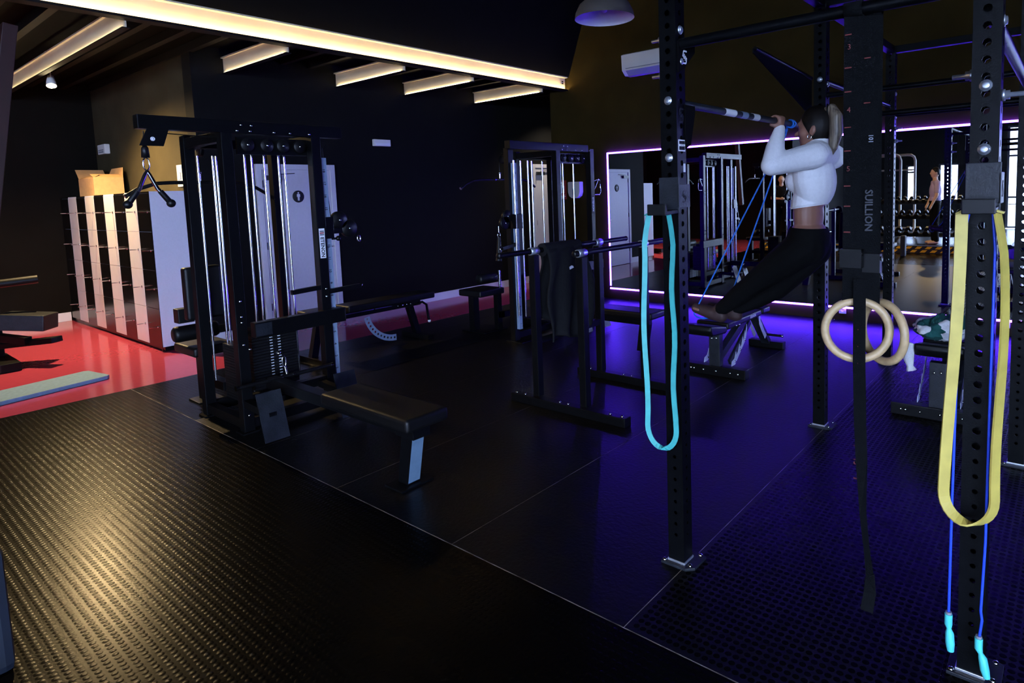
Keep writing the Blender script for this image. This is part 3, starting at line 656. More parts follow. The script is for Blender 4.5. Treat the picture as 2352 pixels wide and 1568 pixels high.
solo('resistance_band', b, 'band_yellow', 'wide yellow resistance band hanging on the nearest right post', 'resistance band')
rope = thing('jump_rope', 'blue jump rope with turquoise handles hanging behind the yellow band', 'jump rope', (-.24, 2.24, .05))
part('cord', B().path([(-.283, 2.268, .22), (-.281, 2.268, .6), (-.276, 2.268, 1.1), (-.27, 2.27, 1.45), (-.25, 2.27, 1.553), (-.22, 2.27, 1.556), (-.195, 2.27, 1.535), (-.186, 2.268, 1.42), (-.188, 2.268, 1.0), (-.189, 2.268, .5), (-.196, 2.268, .27), (-.192, 2.268, .24), (-.199, 2.268, .17)], .0042, 8), 'cord_blue', rope)
for x, z1, dx in ((-.283, .225, 0.002), (-.199, .178, .006)):
    h_ = part('handle', B().path([(x, 2.268, z1), (x, 2.268, z1-.035), (x+dx, 2.268, z1-.05), (x+dx*2, 2.268, z1-.065), (x+dx*3, 2.268, z1-.10), (x+dx*4, 2.268, z1-.125)], [.0115, .0115, .007, .0125, .0135, .010], 14), 'handle_cyan', rope)
    part('cord_cap', B().tube((x, 2.268, z1), (x, 2.268, z1+.008), .009), 'print_grey', h_)
# gymnastic rings
def ring(c, rz, R, r, label, tilt=0):
    t = thing('gymnastic_ring', label, 'gym ring', c, 'wooden gymnastic rings', local=True, rz=rz)
    part('ring', B().path([(R*cos(2*pi*k/48), 0, R*sin(2*pi*k/48)) for k in range(48)], r, 14, closed=True), 'wood_ring', t)
    return t
ring((-.592, 2.35, 1.114), radians(20), .104, .0145, 'pale wooden gymnastic ring, the nearer one facing the camera')
ring((-.520, 2.405, 1.105), radians(-38), .104, .0145, 'pale wooden gymnastic ring, the farther one half behind its twin')
def strap(name, x, y, z0, z1, w, label, tail=None, marks=()):
    t = thing(name, label, 'strap', (x, y, z1))
    part('webbing', B().ribbon([(x, y-.004, z0), (x, y-.004, z1)], (1, .3, 0), w, .002).ribbon([(x+.002, y+.006, z0), (x+.002, y+.006, z1)], (1, .3, 0), w, .002), 'webbing', t)
    part('bar_wrap', B().lathe([(.0225, -w/2), (.0255, -w/2), (.0255, w/2), (.0225, w/2), (.0225, -w/2)], (x, y, 2.215), (1, 0, 0), 18), 'webbing', t)
    part('cam_buckle', B().box(x-w*.62, x+w*.62, y-.02, y+.012, z1+.12, z1+.185).tube((x-w*.7, y-.012, z1+.17), (x+w*.7, y-.012, z1+.17), .008), 'steel_black', t, .0)
    for z in marks: part('mark', B().box(x-w*.42, x-w*.05, y-.0135, y-.0125, z, z+.004), 'print_red', t)
    return t
s1 = strap('ring_strap', -.608, 2.34, 2.21, 1.218, .058, 'wide black webbing strap of the nearer wooden ring', marks=[2.13, 2.02, 1.94, 1.82, 1.74, 1.62, 1.55, 1.46])
for z, tx in ((2.09, '3'), (1.88, '4'), (1.68, '5')): lettering(tx, .025, 'print_red', s1, (-.618, 2.325, z), (1, .3, 0), (0, 0, 1))
s2 = strap('ring_strap', -.556, 2.375, 2.21, 1.20, .056, 'wide black webbing strap of the farther ring with printed brand letters', marks=[2.05, 1.9])
lettering('SUILLION', .034, 'print_dim', s2, (-.560, 2.357, 1.535), (0, 0, -1), (1, .3, 0), .0006, sx=1.0)
lettering('101', .02, 'print_grey', s2, (-.555, 2.357, 1.78), (0, 0, -1), (1, .3, 0), .0004)
tl = thing('strap_tail', 'black strap tail with red numbers hanging through the wooden rings', 'strap', (-.55, 2.33, .09))
part('webbing', B().ribbon([(-.578, 2.325, 1.30), (-.577, 2.325, 1.0), (-.572, 2.325, .8), (-.566, 2.325, .65), (-.560, 2.33, .45), (-.548, 2.335, .32), (-.538, 2.34, .22)], [(1, .4, 0), (1, .4, 0), (1, .35, 0), (.9, .6, 0), (.3, 1, 0), (.2, 1, 0), (.4, 1, 0)], .040, .002), 'webbing', tl)
part('tail_end', B().ribbon([(-.538, 2.34, .225), (-.536, 2.335, .16), (-.545, 2.33, .09)], [(.6, 1, 0), (1, .5, 0), (1, .2, 0)], .042, .0022), 'webbing', tl)
for z, tx in ((.955, '12'), (.645, '13')): lettering(tx, .028, 'print_red', tl, (-.583, 2.3235, z), (0, 0, -1), (1, .38, 0), .0005)
for z in (1.12, 1.06, 1.0, .86, .78, .70, .58): part('mark', B().box(-.592, -.58, 2.322, 2.3235, z, z+.004), 'print_red', tl)

# ================================================================== CABLE TOWERS
SELECT = B().box(0, .004, -.010, .010, -.0025, .0025).mesh('plate_mark'); SELECT.materials.append(MAT['print_white'])
def v_handle(t, x, y, z):
    """V-shaped press-down handle hanging from a cable"""
    part('cable', B().tube((x, y, z+.30), (x, y, z+.20), .003, 6), 'plastic_black', t)
    part('cable_stop', B().lathe([(.0, .075), (.012, .075), (.02, .06), (.024, .0), (0, 0)], (x, y, z+.135), n=16), 'plastic_black', t)
    part('carabiner', B().path([(x, y+.018*cos(a), z+.095+.04*sin(a)) for a in [2*pi*k/16 for k in range(16)]], .0045, 8, closed=True), 'chrome', t)
    hub = part('v_bar', B().path([(x, y, z+.05), (x, y-.012, z+.03), (x, y-.05, z-.06), (x-.01, y-.115, z-.15)], [.010, .012, .013, .013], 12).path([(x, y, z+.05), (x, y+.012, z+.03), (x, y+.05, z-.06), (x+.01, y+.115, z-.15)], [.010, .012, .013, .013], 12), 'chrome', t)
    for s in (-1, 1):
        part('grip', B().path([(x+s*.004, y+s*.062, z-.075), (x+s*.009, y+s*.105, z-.138), (x+s*.01, y+s*.118, z-.156)], [.017, .018, .012], 14), 'plastic_black', hub)
        part('end_ball', B().ball((x+s*.01, y+s*.118, z-.156), .027, 14, 10), 'plastic_black', hub)
def lat_bar(t, x, y, z, L=.52):
    part('lat_bar', B().path([(x, y-L-.13, z-.10), (x, y-L-.05, z-.05), (x, y-L+.08, z-.006), (x, y-L+.2, z), (x, y, z), (x, y+L-.2, z), (x, y+L-.08, z-.006), (x, y+L+.05, z-.05), (x, y+L+.13, z-.10)], .0145, 12), 'plastic_black', t)
    part('bar_swivel', B().tube((x, y, z+.012), (x, y, z+.075), .010).ball((x, y, z+.08), .016), 'chrome', t)
    part('bar_collar', B().tube((x, y-.09, z), (x, y-.075, z), .018).tube((x, y+.075, z), (x, y+.09, z), .018).tube((x, y-L-.135, z-.103), (x, y-L-.125, z-.097), .018), 'chrome', t)
    part('cable', B().tube((x, y, z+.09), (x, y, 2.07), .003, 6), 'plastic_black', t)
    part('pulley', B().lathe([(0, -.012), (.05, -.012), (.052, -.009), (.044, 0), (.052, .009), (.05, .012), (0, .012)], (x+.05, y, 2.07), (0, 1, 0), 22), 'plastic_black', t)
def weight_stack(t, x0, x1, y0, y1, z0, n, dz=.0215, selx=None):
    me = B().box(0, x1-x0, 0, y1-y0, 0, dz-.0028).mesh('weight_plate', .0015); me.materials.append(MAT['weight_plate'])
    pls = copies('weight_plate', me, None, t, [(x0, y0, z0+i*dz) for i in range(n)])
    yc = (y0+y1)/2
    copies('plate_mark', SELECT, None, t, [(x1, yc-.03, z0+(i+.45)*dz) for i in range(n)] + [(x1, yc+.03, z0+(i+.45)*dz) for i in range(n)])
    pin = part('selector_pin', B().tube((x1-.02, yc, z0+dz*(n*.62)), (x1+.035, yc, z0+dz*(n*.62)), .006).ball((x1+.042, yc, z0+dz*n*.62), .017), 'chrome', t)
    return pls
def tower(x, y, cfg):
    """x,y: main front upright. Tower spans x-.635..x and y..y+.655"""
    t = thing('cable_tower', cfg['label'], 'gym machine', (x-.3, y+.33, 0), 'cable machine towers')
    xb, yb = x-.635, y+.655
    w = .0375
    for (ux, uy, uz) in ((x, y, 2.16), (xb, y, 2.15), (x, yb, 2.16), (xb, yb, 2.15)):
        u = part('upright', B().box(ux-w, ux+w, uy-w, uy+w, .012, uz), 'steel_black', t, .004)
        part('foot_plate', B().box(ux-.06, ux+.06, uy-.06, uy+.06, 0, .012), 'steel_matte', u, .002)
    part('boom', B().box(x-.04, x+.04, y+cfg['boom'][0], y+cfg['boom'][1], 2.118, 2.205), 'steel_black', t, .004)
    for yy in (y, yb): part('top_cross_beam', B().box(xb+w, x-w, yy-.03, yy+.03, 2.06, 2.13), 'steel_black', t, .003)
    for xx in (x, xb): part('base_rail', B().box(xx-.03, xx+.03, y+w, yb-w, .03, .10), 'steel_black', t, .003)
    for yy in (y, yb): part('base_rail', B().box(xb+w, x-w, yy-.03, yy+.03, .03, .10), 'steel_black', t, .003)
    part('top_side_rail', B().box(xb-.03, xb+.03, y+w, yb-w, 2.06, 2.13), 'steel_black', t, .003)
    lb = part('guard_rail', B().box(x+.0, x+.075, y+.075, y+.79, .675, .785), 'steel_black', t, .005)
    part('guard_label', B().box(x+.0755, x+.0762, y+.08, y+.195, .687, .775), 'steel_worn', lb)
    part('lower_rail', B().box(x-.03, x+.03, y+w, yb-w, .20, .265), 'steel_black', t, .004)
    # guide rods, stacks
    for rx, ry in cfg['rods']:
        part('guide_rod', B().tube((x+rx, y+ry, .27), (x+rx, y+ry, 2.0), cfg.get('rr', .0088), 12), 'chrome', t)
    weight_stack(t, x-.30, x-.055, y+.10, y+.44, .262, 19)
    weight_stack(t, xb+.03, xb+.26, y+.12, y+.42, .12, 20)
    # carriage heads above stacks
    part('stack_head', B().box(x-.28, x-.08, y+.16, y+.38, .672, .70), 'steel_black', t, .004)
    part('pulley_block', B().box(x-.06, x-.04, y+.1, y+.62, 1.98, 2.10), 'steel_black', t)
    for py_ in (.16, .30, .42, .55):
        p_ = part('pulley', B().lathe([(0, -.012), (.046, -.012), (.048, -.009), (.040, 0), (.048, .009), (.046, .012), (0, .012)], (x-.02, y+py_, 2.045), (1, 0, 0), 20), 'plastic_black', t)
        bolts(p_, [(x-.006, y+py_, 2.045)], PX)
    bolts(t, [(x+.04, y+d, 2.135) for d in (.07, .16, .33, .45, .60)] + [(x+.04, y+d, 2.175) for d in (.10, .17)] + [(x+w, y, z) for z in (.95, .84, .80, .64)] + [(x+w, y+.04, .60)], PX)
    bolts(t, [(x+.03, y+.12, .235), (x+.03, y+.20, .215), (x+w, y, .13), (x+w, yb, .95), (x+w, yb, .89)], PX)
    return t, xb, yb

# ---- near tower
mx, my = -4.58, 1.965
t1, xb, yb = tower(mx, my, dict(label='black cable tower with V handle and low row bench, nearest to the lockers', boom=(-.525, .875),
    rods=[(-.17, .202), (-.17, .253), (-.17, .345), (-.17, .455), (-.17, .501), (-.57, .145), (-.57, .17), (-.6, -.0+.05)]))
# boom pulley plate with V handle
pp = part('pulley_plate', B().prism([(1.438, 2.012), (1.575, 2.012), (1.612, 2.118), (1.488, 2.118)], (.008, 0, 0), (mx+.032, 0, 0), (0, 1, 0), (0, 0, 1)), 'steel_black', t1, .002)
part('pulley', B().lathe([(0, -.012), (.042, -.012), (.044, -.009), (.036, 0), (.044, .009), (.042, .012), (0, .012)], (mx+.012, 1.515, 2.06), (1, 0, 0), 20), 'plastic_black', pp)
part('axle', B().lathe([(0, .004), (.006, .004), (.006, .002), (.009, .002), (.009, .005), (.013, .005), (.013, 0), (0, 0)], (mx+.040, 1.515, 2.055), (1, 0, 0), 18), 'print_white', pp)
v_handle(t1, mx, 1.48, 1.805)
part('cable', B().tube((mx, 1.53, 2.10), (mx, 1.93, 2.085), .003, 6), 'plastic_black', t1)
# lat station on the far side
lat_bar(t1, -5.56, 2.17, 1.815, .40)
part('lat_arm', B().beam((xb, 2.17, 2.11), (-5.6, 2.17, 2.11), .06, .07), 'steel_black', t1, .004)
part('upper_arm', B().beam((xb+.03, my+.01, 2.07), (mx, my+.01, 2.11), .05, .05), 'steel_black', t1)
part('back_pad', B().box(-5.385, -5.30, 1.90, 2.17, .74, 1.155), 'leather_black', t1, .022, 3)
part('pad_mount', B().box(-5.30, xb-.03, 2.0, 2.06, .80, .88), 'steel_black', t1)
part('side_pad', B().box(-5.60, -5.50, 1.90, 2.02, .70, .815), 'leather_black', t1, .006)
part('thigh_roller', B().lathe([(0, 0), (.05, 0), (.062, .012), (.064, .03), (.064, .31), (.055, .33), (0, .33)], (-5.52, 1.86, .615), (0, 1, 0), 22), 'leather_black', t1)
part('roller_arm', B().beam((-5.50, 2.20, .615), (xb-.02, 2.20, .66), .05, .05), 'steel_black', t1)
part('lat_seat', B().box(-5.74, -5.33, 1.93, 2.24, .44, .515), 'leather_black', t1, .02, 3)
part('seat_post', B().box(-5.72, -5.63, 2.08, 2.17, .01, .44).box(-5.78, -5.56, 2.02, 2.22, 0, .012), 'steel_black', t1, .003)
part('seat_rail', B().box(-5.64, xb-.03, 2.09, 2.16, .15, .22), 'steel_black', t1, .003)
# adjustable pulley column at the mirror end
part('number_column', B().box(mx-.06, mx+.0, 2.625+.042, 2.682+.035, .14, 1.965), 'zinc_paint', t1, .002)
for i in range(18):
    if .12+i*.1 > 1.94: break
    lettering(str(1+i), .030, 'print_black', t1, (mx+.0006, 2.690, .20+i*.098), (0, 0, -1), (0, 1, 0), .0005)
cg = part('carriage', B().box(mx-.075, mx+.018, 2.645, 2.735, 1.335, 1.505), 'steel_black', t1, .004)
part('pop_pin', B().tube((mx-.02, 2.735, 1.33), (mx-.02, 2.775, 1.33), .009).ball((mx-.02, 2.79, 1.33), .021), 'plastic_black', cg)
part('swivel_arm', B().box(mx-.035, mx+.0, 2.735, 2.86, 1.37, 1.42), 'steel_black', cg, .003)
for yy, zz in ((2.80, 1.475), (2.885, 1.405)):
    pw = part('pulley_cover', B().lathe([(0, -.02), (.066, -.02), (.07, -.014), (.07, .014), (.066, .02), (0, .02)], (mx-.018, yy, zz), (1, 0, 0), 26), 'plastic_black', cg)
    bolts(pw, [(mx+.003, yy, zz)], PX)
part('hook_ring', B().path([(mx-.018, 2.975+.014*cos(a), 1.315+.026*sin(a)) for a in [2*pi*k/16 for k in range(16)]], .0045, 8, closed=True), 'chrome', cg)
part('cable', B().tube((mx-.018, 2.735, 1.50), (mx-.018, 2.70, 2.04), .003, 6), 'plastic_black', t1)
part('d_ring', B().path([(mx-.018, 2.955+.024*cos(a), .93+.02*sin(a)) for a in [2*pi*k/16 for k in range(16)]], .0035, 8, closed=True), 'chrome', t1)
part('step_bar', B().beam((mx+.02, 2.60, .965), (mx+.02, 2.35, .955), .03, .035).beam((mx+.04, 2.64, .925), (mx+.04, 2.92, .935), .03, .035), 'steel_black', t1)
lbp = part('brand_plate', B().box(mx+.0378, mx+.039, my+.655-.027, my+.655+.020, 1.19, 1.42), 'print_white', t1)
part('brand_field', B().box(mx+.039, mx+.0394, my+.655-.0235, my+.655+.0165, 1.193, 1.365), 'print_white', lbp)
lettering('ETENON', .040, 'print_black', lbp, (mx+.0397, my+.6515, 1.275), (0, 0, -1), (0, 1, 0), .001, sx=.98)
part('brand_stripe', B().box(mx+.039, mx+.0397, my+.634, my+.670, 1.368, 1.375).box(mx+.039, mx+.0397, my+.634, my+.670, 1.395, 1.402), 'print_black', lbp)
part('brand_stripe', B().box(mx+.039, mx+.0397, my+.634, my+.670, 1.380, 1.390), 'sign_red', lbp)
# low row bench
rb = thing('row_bench', 'low black row bench with daylight-tinted front leg beside the near cable tower', 'bench', (-3.3, 2.13, 0))
part('cushion', B().box(-3.60, -2.735, 1.985, 2.275, .375, .45), 'leather_black', rb, .022, 3)
part('rail', B().box(mx+.06, -2.85, 2.09, 2.17, .30, .375), 'steel_black', rb, .004)
part('leg', B().prism([(-2.93, .33), (-2.83, .33), (-2.90+.0, .012), (-2.99, .012)], (0, .085, 0), (0, 2.09, 0)), 'steel_black', rb, .003)
part('leg_daylit_face', B().prism([(2.092, 0), (2.173, 0), (2.173, .305), (2.092, .305)], (.002, 0, 0), (-2.9, 0, .02), (0, 1, 0), (.215, 0, .976)), 'leg_daylight', rb)  # thin face carrying the blue daylight on the black leg as colour
part('leg_head', B().box(-2.96, -2.80, 2.07, 2.19, .30, .375), 'steel_black', rb, .004)
part('foot', B().box(-3.02, -2.86, 2.02, 2.24, 0, .012), 'steel_black', rb, .002)
for yy in (1.93, 2.50):
    fp = part('foot_plate', B().beam((mx+.36, yy+.03, .36), (mx+.45, yy+.03, .045), .17, .008, (1, 0, .25)), 'steel_worn', rb)
    part('plate_arm', B().beam((mx+.03, yy+.03, .22), (mx+.41, yy+.03, .20), .05, .05), 'steel_black', fp)
sb = thing('straight_bar', 'short black straight bar with chrome ends resting on the row station', 'bar', (mx+.2, 2.2, .30))
part('bar', B().tube((mx+.14, 1.86, .372), (mx+.14, 2.56, .372), .015, 14), 'plastic_black', sb)
part('end_cap', B().tube((mx+.14, 1.845, .372), (mx+.14, 1.865, .372), .019).tube((mx+.14, 2.555, .372), (mx+.14, 2.575, .372), .019), 'chrome', sb)
part('swivel', B().tube((mx+.14, 2.16, .372), (mx+.14, 2.175, .372), .019).tube((mx+.14, 2.25, .372), (mx+.14, 2.265, .372), .019).tube((mx+.14, 2.21, .385), (mx+.12, 2.21, .44), .008), 'chrome', sb)
part('carabiner', B().path([(mx+.11, 2.21+.014*cos(a), .475+.04*sin(a)) for a in [2*pi*k/16 for k in range(16)]], .0045, 8, closed=True), 'chrome', sb)

# ---- far tower
nx, ny = -4.72, 5.70
t2, xb2, yb2 = tower(nx, ny, dict(label='black cable tower beside the mirror, partly hidden by the dip bars', boom=(-.80, .58), rr=.0098,
    rods=[(-.05, -.555), (-.05, -.437), (-.05, -.372), (-.05, -.191), (-.05, .131), (-.05, .179), (-.05, .381)]))
part('front_column', B().box(nx-.16, nx-.09, ny-.70, ny-.62, .012, 2.14), 'steel_black', t2, .004)
part('front_foot', B().box(nx-.20, nx+.04, ny-.73, ny-.58, 0, .012), 'steel_black', t2, .002)
part('base_rail', B().box(nx-.15, nx-.10, ny-.62, ny-.04, .03, .10), 'steel_black', t2, .003)
part('number_column', B().box(nx-.09, nx-.05, ny-.665, ny-.615, .14, 1.975), 'zinc_paint', t2, .002)
for i in range(18): lettering(str(1+i), .026, 'print_black', t2, (nx-.0494, ny-.64, .20+i*.098), (0, 0, -1), (0, 1, 0), .0004)
part('guide_rod', B().tube((nx-.03, ny-.685, .30), (nx-.03, ny-.685, 2.0), .0125, 12), 'chrome', t2)
cg2 = part('carriage', B().box(nx-.17, nx-.02, ny-.70, ny-.585, 1.26, 1.42), 'steel_black', t2, .004)
for yy, zz in ((ny-.76, 1.40), (ny-.80, 1.33)):
    pw = part('pulley_cover', B().lathe([(0, -.02), (.066, -.02), (.07, -.014), (.07, .014), (.066, .02), (0, .02)], (nx-.09, yy, zz), (1, 0, 0), 26), 'plastic_black', cg2)
    bolts(pw, [(nx-.069, yy, zz)], PX)
part('hook_ring', B().path([(nx-.09, ny-.89+.02*cos(a), 1.205+.03*sin(a)) for a in [2*pi*k/16 for k in range(16)]], .004, 8, closed=True).tube((nx-.09, ny-.89, 1.235), (nx-.09, ny-.89, 1.30), .005), 'chrome', cg2)
part('rope_grip', B().path([(nx-.09, ny-.89, 1.18), (nx-.09, ny-.90, 1.0), (nx-.09, ny-.91, .93)], [.018, .028, .034], 12), 'plastic_black', cg2)
lat_bar(t2, -5.6, 5.66, 1.825, .52)
part('lat_arm', B().beam((xb2, 5.72, 2.11), (-5.6, 5.72, 2.11), .06, .07), 'steel_black', t2, .004)
part('lat_seat', B().box(-5.78, -5.40, 5.05, 5.46, .44, .515), 'leather_black', t2, .02, 3)
part('seat_post', B().box(-5.72, -5.63, 5.15, 5.24, .01, .44).box(-5.50, -5.43, 5.36, 5.43, .01, .44).box(-5.8, -5.4, 5.10, 5.48, 0, .012), 'steel_black', t2, .003)
part('thigh_roller', B().lathe([(0, 0), (.05, 0), (.06, .02), (.06, .26), (.05, .28), (0, .28)], (-5.52, 5.14, .64), (0, 1, 0), 22), 'leather_black', t2)
part('roller_post', B().tube((-5.48, 5.46, .50), (-5.48, 5.46, .72), .016).tube((-5.48, 5.46, .64), (-5.5, 5.40, .64), .012), 'chrome', t2)
part('seat_rail', B().box(-5.44, xb2-.03, 5.37, 5.43, .15, .22).box(xb2-.09, xb2-.03, 5.37, ny, .15, .22), 'steel_black', t2, .003)
part('step_bar', B().beam((nx-.06, ny-.66, 1.09), (nx-.06, ny-.88, 1.06), .03, .035), 'steel_black', t2)
part('end_ring', B().path([(nx-.06, ny-.89+.02*cos(a), 1.055+.02*sin(a)) for a in [2*pi*k/16 for k in range(16)]], .006, 8, closed=True), 'chrome', t2)
lb2 = part('brand_plate', B().box(nx+.0378, nx+.039, yb2-.027, yb2+.02, 1.37, 1.60), 'print_black', t2)
lettering('ETENON', .044, 'print_white', lb2, (nx+.0397, yb2-.003, 1.48), (0, 0, -1), (0, 1, 0), .0015)
th = thing('triangle_handle', 'thin bent metal handle hanging beside the far cable tower', 'cable handle', (nx, 6.46, 1.6))
part('loop', B().path([(nx+.02, 6.40, 1.77), (nx+.02, 6.50, 1.79), (nx+.02, 6.53, 1.77), (nx+.02, 6.545, 1.63), (nx+.02, 6.52, 1.60), (nx+.02, 6.42, 1.60)], .006, 8), 'chrome', th)
part('grip', B().tube((nx+.02, 6.41, 1.67), (nx+.02, 6.495, 1.785), .009), 'chrome', th)
part('tether', B().tube((nx+.02, 6.40, 1.77), (nx+.02, yb2+.03, 1.80), .003, 6), 'plastic_black', th)
rb2 = thing('row_bench', 'low black row bench lit purple from behind beside the far cable tower', 'bench', (-3.6, 5.38, 0))
part('cushion', B().box(-3.95, -3.20, 5.24, 5.52, .36, .43), 'leather_black', rb2, .02, 3)
part('rail', B().box(nx+.03, -3.30, 5.34, 5.42, .28, .36).box(nx-.03, nx+.03, 5.34, ny-.03, .28, .34), 'steel_black', rb2, .004)
part('leg', B().prism([(-3.40, .30), (-3.30, .30), (-3.35, .012), (-3.44, .012)], (0, .085, 0), (0, 5.34, 0)), 'steel_black', rb2, .003)
for yy in (5.62, 5.98):
    part('foot_plate', B().beam((nx+.36, yy, .34), (nx+.46, yy, .05), .17, .008, (1, 0, .25)), 'steel_worn', rb2)
part('plate_arm', B().beam((nx+.03, 5.80, .19), (nx+.42, 5.80, .18), .05, .05).beam((nx+.38, 5.60, .2), (nx+.38, 6.0, .2), .04, .04), 'steel_black', rb2)

# ================================================================== DIP STATION
dp = thing('dip_station', 'black parallel dip bars standing in front of the far cable tower', 'dip station', (-3.0, 4.0, 0))
for x, y0, y1 in ((-3.235, 3.22, 4.88), (-2.775, 3.52, 4.88)):
    bb = part('dip_bar', B().tube((x, y0, 1.195), (x, y1, 1.195), .021, 16), 'steel_black', dp)
    part('end_cap', B().ball((x, y1, 1.195), (.023, .012, .023)).ball((x, y0, 1.195), (.023, .012, .023)), 'plastic_black', bb)
for x in (-3.235, -2.775):
    for y in (3.60, 4.44):
        lg = part('leg', B().box(x-.03, x+.03, y-.03, y+.03, .06, 1.165), 'steel_black', dp, .004)
        part('saddle', B().lathe([(.024, -.045), (.029, -.045), (.029, .045), (.024, .045)], (x, y, 1.195), (0, 1, 0), 14), 'zinc', lg)
for y in (3.56, 4.42):
    part('foot_rail', B().box(-3.46, -2.38, y-.04, y+.04, 0, .065), 'steel_black', dp, .005)
    bolts(dp, [(x, y-.01, .065) for x in (-3.42, -3.33, -2.98, -2.90, -2.52, -2.42)], PZ)
part('brace', B().beam((-3.235, 3.63, .5), (-3.235, 4.41, .5), .05, .05), 'steel_black', dp)
# jacket over the dip bar
jk = thing('jacket', 'black jacket with small white logo draped over the dip bar', 'jacket', (-3.25, 3.9, .5))
def cloth(cx, y0, y1, zt, zb, ny_=22, nz_=18, amp=.022, x=0.0, ph=0.0):
    b = B(); vs = []; fs = []
    for i in range(nz_+1):
        for j in range(ny_+1):
            s = j/ny_; u = i/nz_; y = y0 + (y1-y0)*s + .02*sin(9*u+s*4)
            vs.append((cx + amp*(.3+u)*sin(s*13+ph+u*2) + .012*sin(u*7), y, zt + (zb-zt)*u + .03*u*sin(s*6+ph)))
    for i in range(nz_):
        for j in range(ny_): fs.append((i*(ny_+1)+j, i*(ny_+1)+j+1, (i+1)*(ny_+1)+j+1, (i+1)*(ny_+1)+j))
    return b.add(vs, fs, True)
for nm, args in (('front_panel', dict(cx=-3.185, y0=3.70, y1=4.16, zt=1.20, zb=.47)), ('back_panel', dict(cx=-3.285, y0=3.72, y1=4.15, zt=1.20, zb=.62, ph=2))):
    o = part(nm, cloth(**args), 'cloth_dark', jk); md = o.modifiers.new('thick', 'SOLIDIFY'); md.thickness = .012
o = part('fold_over_bar', B().path([(-3.235, 3.70, 1.195), (-3.235, 4.15, 1.195)], .052, 18), 'cloth_dark', jk)
part('sleeve', B().path([(-3.18, 4.12, 1.12), (-3.16, 4.19, .9), (-3.17, 4.2, .65), (-3.18, 4.18, .52)], [.05, .055, .05, .042], 14), 'cloth_dark', jk)
part('logo', B().prism([(3.93, 1.02), (3.98, 1.03), (3.97, 1.045), (3.95, 1.05), (3.925, 1.04)], (.003, 0, 0), (-3.148, 0, 0), (0, 1, 0), (0, 0, 1)), 'print_white', jk)

# ================================================================== BENCHES
def adjustable_bench(x, y, pad0, label, logo=False):
    t = thing('weight_bench', label, 'bench', (x, y, 0), 'adjustable weight benches', local=True)
    part('front_foot', B().box(-.285, .285, -.045, .045, 0, .085), 'steel_black', t, .006)
    bolts(t, [(d, -.045, .045) for d in (-.22, -.19, -.10, .02, .15, .22)], NY)
    part('front_post', B().box(-.05, .05, -.035, .035, .085, .40), 'steel_worn', t, .004)
    bolts(t, [(-.02, -.036, .33), (.022, -.036, .335)], NY)
    part('rear_foot', B().box(-.18, .18, 1.13, 1.21, 0, .07), 'steel_black', t, .006)
    part('rear_leg', B().beam((0, .80, .42), (0, 1.15, .06), .085, .05), 'steel_worn', t, .003)
    part('spine', B().beam((0, .0, .13), (0, .62, .40), .06, .07), 'steel_worn', t, .003)
    part('side_strut', B().beam((.115, .02, .12), (.115, .46, .40), .022, .05), 'steel_worn', t, .002)
    # toothed adjuster plates
    prof = [(.03, .085), (.10, .085), (.33, .26), (.36, .33), (.355, .40), (.345, .33), (.325, .31), (.325, .345), (.295, .28), (.275, .26), (.275, .30), (.245, .235), (.205, .215), (.20, .25), (.17, .185), (.13, .16), (.125, .195), (.095, .14), (.04, .125)]
    for sx in (.128, -.132):
        tp_ = part('toothed_plate', B().prism(prof, (.004, 0, 0), (sx, 0, 0), (0, 1, 0), (0, 0, 1)), 'plate_pale', t)
        bolts(tp_, [(sx+.004, a, c) for a, c in ((.10, .115), (.21, .195), (.31, .265))], PX)
    for sx in (.052, -.056):
        part('rear_toothed_plate', B().prism([(.83, .38), (.86, .40), (.87, .33), (.90, .30), (.96, .22), (1.02, .16), (.98, .13), (.90, .22), (.84, .30)], (.004, 0, 0), (sx, 0, 0), (0, 1, 0), (0, 0, 1)), 'plate_pale', t)
    part('rear_bar', B().tube((.02, 1.04, .16), (.20, 1.04, .16), .012), 'plastic_black', t)
    part('bar_end', B().ball((.205, 1.04, .16), .015), 'chrome', t)
    part('back_frame', B().box(-.04, .04, pad0+.36, .86, .385, .425), 'steel_black', t, .003)
    st = part('seat_pad', B().prism([(pad0, .475), (pad0+.01, .515), (pad0+.30, .465), (pad0+.32, .42), (pad0+.28, .405), (pad0+.03, .425)], (.30, 0, 0), (-.15, 0, 0), (0, 1, 0), (0, 0, 1)), 'leather_black', t, .016, 3)
    bp = part('back_pad', B().box(-.15, .15, pad0+.33, pad0+1.06, .425, .485), 'leather_black', t, .018, 3)
    part('head_pad', B().box(-.15, .15, pad0+1.10, pad0+1.27, .43, .485), 'leather_black', t, .016, 3)
    if logo:
        lettering('ETENON', .032, 'print_white', bp, (.1506, pad0+.86, .455), (0, 1, 0), (0, 0, 1), .0022)
    bolts(t, [(.145, pad0+.50, .435), (.145, pad0+.56, .435)], PX)
    return t
adjustable_bench(-2.42, 5.03, -.40, 'black adjustable bench with zinc toothed plates below the woman', True)
adjustable_bench(-.70, 4.86, -.02, 'black adjustable bench with a green towel heaped on it')
